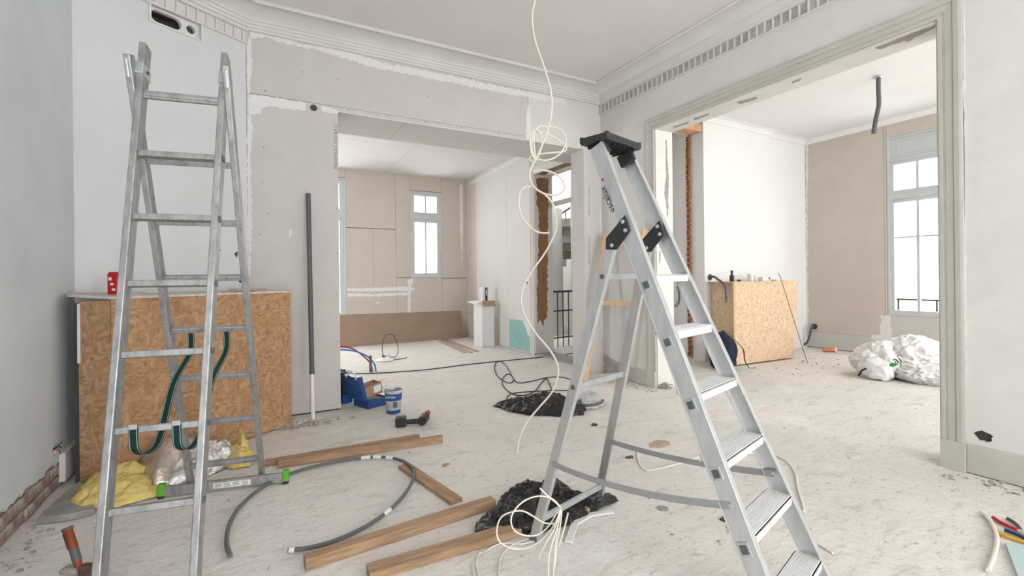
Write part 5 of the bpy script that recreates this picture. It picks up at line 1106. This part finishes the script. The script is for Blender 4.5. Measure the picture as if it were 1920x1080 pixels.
MB().tube([V((6.50, 3.62, .002)), V((6.36, 3.885, 1.14)), V((6.345, 3.91, 1.22))], .004, 6).build('steel_rod', 'leather', label='thin steel rod leaning on the pale strand board front', cat='rod')
# backpack
bpk = V((5.20, 4.00, 0))
bpk_ = thing('backpack', bpk, 'navy blue backpack slumped against the pale strand board box', 'bag')
blob(bpk + V((.08, .0, .20)), (.17, .15, .24), 4, .16, 1.6).build('body', 'navy_cloth', bpk_, smooth=70)
blob(bpk + V((.02, -.12, .12)), (.13, .07, .12), 6, .16, 1.8).build('front_pocket', 'navy_cloth', bpk_, smooth=70)
MB().ribbon(smoothpath([bpk + V((.16, -.10, .38)), bpk + V((.26, -.16, .25)), bpk + V((.27, -.18, .10)), bpk + V((.34, -.20, .006)), bpk + V((.42, -.22, .004))], 6), (.5, .8, 0), .03, .004).build('strap', 'black_plastic', bpk_, smooth=50)
MB().tube(smoothpath([bpk + V((.04, 0, .42)), bpk + V((.06, 0, .47)), bpk + V((.11, 0, .47)), bpk + V((.13, 0, .42))], 5), .010, 8).build('grab_loop', 'black_plastic', bpk_, smooth=50)
# cable leaving the far wall, orange tube, white sacks
wz = (8.000,4.338,0.346)
fcb = thing('wall_conduit', (7.99, wz[1], 0), 'black conduit curving from the beige wall down to the floor', 'conduit')
MB().tube(smoothpath([V((8.0, wz[1], wz[2])), V((7.93, wz[1], wz[2])), V((7.90, wz[1] + .01, .25)), V((7.91, wz[1] + .06, .10)), V((7.93, wz[1] + .14, .02)), V((7.94, wz[1] + .17, .0))], 8), .017, 10).build('tube', 'dark_grey', fcb, smooth=60)
MB().lathe([(.045, 0), (.045, .012), (.03, .014)], V((7.999, wz[1], wz[2])), (-1, 0, 0), 14).build('grommet', 'black_plastic', fcb, smooth=40)
oc = V((7.728,3.967,0.000)); ob_ = thing('sealant_tube', oc, 'orange tube with a white cap lying at the beige wall foot', 'tube')
MB().tube([oc + V((-.06, .07, .035)), oc + V((.04, -.05, .035))], .034, 14).build('barrel', 'orange_pale', ob_, smooth=50)
MB().tube([oc + V((.04, -.05, .035)), oc + V((.055, -.075, .035))], .036, 14).build('cap', 'white_plastic', ob_, smooth=50)
s0 = V((6.30, 2.62, 0))
sk1 = thing('rubble_sack', s0, 'bulging white plastic rubble sack with printed letters near the window', 'sack')
blob(V((6.42, 2.74, .17)), (.26, .24, .20), 2, .22, 1.5, 6, crease=.085).build('body', 'bag_white', sk1, smooth=70)
blob(V((6.66, 2.52, .25)), (.32, .26, .20), 5, .20, 1.5, 6, crease=.085).build('body', 'bag_white', sk1, smooth=70)
blob(V((6.42, 2.34, .09)), (.20, .26, .11), 9, .22, 1.8, 6, crease=.085).build('body', 'bag_white', sk1, smooth=70)
blob(V((6.16, 2.68, .10)), (.10, .16, .12), 7, .3, 1.8, 4).build('tied_end', 'bag_white', sk1, smooth=70)
cvw = (V((0, 0, .2)) - V((6.3, 2.5, .2))).normalized(); cvu = V((.45, -.87, 0)).normalized()
text('ai', .11, V((6.175, 2.50, .20)), (cvu * .85 + Z_ * .5), (-cvu * .5 + Z_ * .85), 'printed_text', 'ink', sk1)
MB().slab([V((6.155, 2.56, .17)), V((6.165, 2.53, .21)), V((6.19, 2.47, .20)), V((6.17, 2.52, .165))], (-.003, -.003, .001)).build('printed_leaf', 'leaf_green', sk1)
sk2 = thing('rubble_sack', (6.72, 1.92, 0), 'greyish white plastic sack slumped beside the bulging one', 'sack')
blob(V((6.60, 2.02, .13)), (.15, .16, .15), 13, .2, 1.6, 6, crease=.085).build('body', 'bag_clear', sk2, smooth=70)
MB().tube([V((6.05, 2.80, .03)), V((6.03, 2.76, .10)), V((6.07, 2.72, .13))], .010, 8).build('black_hook', 'black_plastic', smooth=50, label='short black hose end sticking from behind the white sack', cat='hose')
# conduit hanging from the side room ceiling
hc0, hc1 = V((6.153,2.620,3.420)), V((6.10, 2.65, 2.78))
hcd = thing('ceiling_conduit', hc0, 'dark conduit tail hanging from the white side room ceiling', 'conduit')
MB().tube(smoothpath([hc0, hc0 + V((-.005, 0, -.15)), hc0 + V((.0, 0, -.32)), hc0 + V((-.03, .02, -.50)), hc1], 6), .022, 10).build('tube', 'dark_grey', hcd, smooth=60)
MB().lathe([(.05, 0), (.05, -.012), (.03, -.02)], hc0, n=16).build('ceiling_hook_plate', 'steel', hcd, smooth=40)
# cables in the stripped partition opening
MB().tube(smoothpath([V((4.05, 3.80, .92)), V((4.12, 3.72, .86)), V((4.20, 3.74, .92)), V((4.32, 3.85, 1.02)), V((4.36, 3.9, 1.08))], 7), .014, 8).build('loose_conduit', 'dark_grey', smooth=60, label='black conduit sweeping out behind the opening jamb', cat='conduit')

# ---- tools and scraps by the right wall
def plier(o_, d, cols, name, label):
    o_, d = V(o_), V(d).normalized(); s = V((-d.y, d.x, 0)); t = thing(name, o_, label, 'pliers')
    for e, c_ in zip((-1, 1), cols):
        MB().tube(smoothpath([o_ + d * .0 + s * e * .028 + Z_ * .012, o_ + d * .04 + s * e * .030 + Z_ * .012, o_ + d * .09 + s * e * .016 + Z_ * .012, o_ + d * .115 + s * e * .006 + Z_ * .012], 6), .0085, 8, .007).build('handle', c_, t, smooth=60)
        MB().beam(o_ + d * .11 + s * e * .006 + Z_ * .012, o_ + d * .175 + s * e * .003 + Z_ * .012, Z_, .012, .011).build('jaw', 'steel', t, bevel=.002)
    MB().lathe([(.011, 0), (.011, .008)], o_ + d * .118 + Z_ * .008, n=14).build('pivot', 'steel', t)
plier((3.141,0.854,0.000), V((3.070,0.749,0.000)) - V((3.173,0.859,0.000)), ('red', 'leather'), 'pliers', 'red and dark handled pliers lying farther from the blue board scrap')
plier((2.987,0.812,0.000), V((2.997,0.732,0.000)) - V((3.022,0.829,0.000)), ('yellow', 'navy'), 'pliers', 'yellow and blue handled pliers lying next to the blue board scrap')
sp_ = smoothpath([(3.140,0.922,0.012),(3.098,0.887,0.012),(3.021,0.847,0.012),(2.924,0.808,0.012),(2.815,0.778,0.012),(2.682,0.751,0.012),(2.544,0.728,0.012)], 7)
MB().tube(sp_, .0085, 10).build('bent_tube', 'white_cable', smooth=60, label='short bent ivory tube lying near the pliers', cat='tube')
MB().slab([V(p) for p in [(2.869,0.766,0.003),(2.934,0.701,0.003),(2.618,0.591,0.003),(2.540,0.636,0.003)]], Z_ * .0125).build('board_scrap', nmat('pale_blue_board', (.52, .66, .66), .8, var=.06, scale=6), bevel=.001, label='pale blue plasterboard scrap at the right wall side', cat='board')

# ---- loose scraps one can pick out
for i, (u, s, m_, lab) in enumerate((((3.404,1.612,0.000), .07, 'debris_white', 'white torn paper strip on the floor beyond the stepladder'), ((2.515,2.414,0.000), .11, 'wood_dusty', 'flat brown cardboard scrap between the stepladder legs'), ((2.002,1.512,0.000), .04, 'black_plastic', 'small dark plastic scrap behind the stepladder stile'), ((0.747,3.960,0.000), .0, '', ''), ((1.044,2.832,0.000), .035, 'cardboard', 'small brown chip near the short pine offcut'), ((1.457,3.556,0.000), .045, 'debris_white', 'pale plaster flake behind the cordless drill'), ((1.827,2.867,0.000), .05, 'debris_white', 'pale plaster flake near the hanging cable end'), ((2.380,2.995,0.000), .045, 'black_cable', 'short black cable offcut near the film bag'), ((2.148,2.343,0.000), .04, 'leather', 'small reddish lump by the loose cable'), ((1.818,1.739,0.000), .045, 'stone', 'grey stone chip in front of the restraint strap'))):
    if s == 0: continue
    q = V(u); rr = random.Random(200 + i); a = rr.uniform(0, 3.1)
    pol = [(q.x + s * math.cos(a + k * 1.05) * rr.uniform(.5, 1.2), q.y + s * .6 * math.sin(a + k * 1.05) * rr.uniform(.5, 1.2)) for k in range(6)]
    MB().prism(pol, .001, .008).build('floor_scrap', m_, bevel=.001, label=lab, cat='scrap')
dst = MB(); dw = MB(); rr = random.Random(77)
for i in range(1100):
    x, y = rr.uniform(-.9, 7.6), rr.uniform(.6, 8.4)
    if x > 3.6 and y > 4.3: continue
    if y > 4.3 and (x < .75 or x > 3.4) and not (y > 5.3 and -.5 < x < 3.6): continue
    if x < 0.3 and 3.5 < y < 5.3: continue
    if x < -.5 and y > 5: continue
    if 3.5 < x < 4.05 and not 1.4 < y < 3.5: continue
    chip(dst if rr.random() < .3 else dw, (x, y, 0), rr.choice((.005, .006, .008, .012)), rr)
for i in range(300):  # denser along the wall foots
    k = rr.randrange(4)
    x, y = [(rr.gauss(3.62, .07), rr.uniform(.6, 1.2)), (rr.gauss(3.60, .08), rr.uniform(3.5, 4.3)), (rr.uniform(5.6, 7.8), rr.gauss(4.2, .2) if False else rr.uniform(3.2, 3.8)), (rr.gauss(-.93, .04), rr.uniform(2.3, 3.5))][k]
    if x > 3.70 and k < 2: continue
    if x < XL + .02: continue
    chip(dst, (x, y, 0), rr.choice((.006, .010, .014, .022)), rr)
dst.build('floor_debris', 'debris', kind='stuff', label='dark plaster crumbs scattered over the whole floor', cat='debris')
dw.build('floor_crumbs', 'debris_white', kind='stuff', label='pale plaster crumbs scattered over the whole floor', cat='debris')
for k, (u, r_) in enumerate((((5.709,4.781,0.000), .10), ((3.807,3.594,0.000), .07))):
    rbm = MB()
    for i in range(40): chip(rbm, (u[0] + rr.gauss(0, r_ * .5), u[1] + rr.gauss(0, r_ * .4), abs(rr.gauss(0, r_ * .3))), rr.uniform(.015, .05), rr)
    rbm.build('rubble_pile', 'debris', kind='stuff', label=['mortar rubble heaped below the sawn brick edge', 'mortar crumbs at the foot of the opening jamb'][k], cat='rubble')
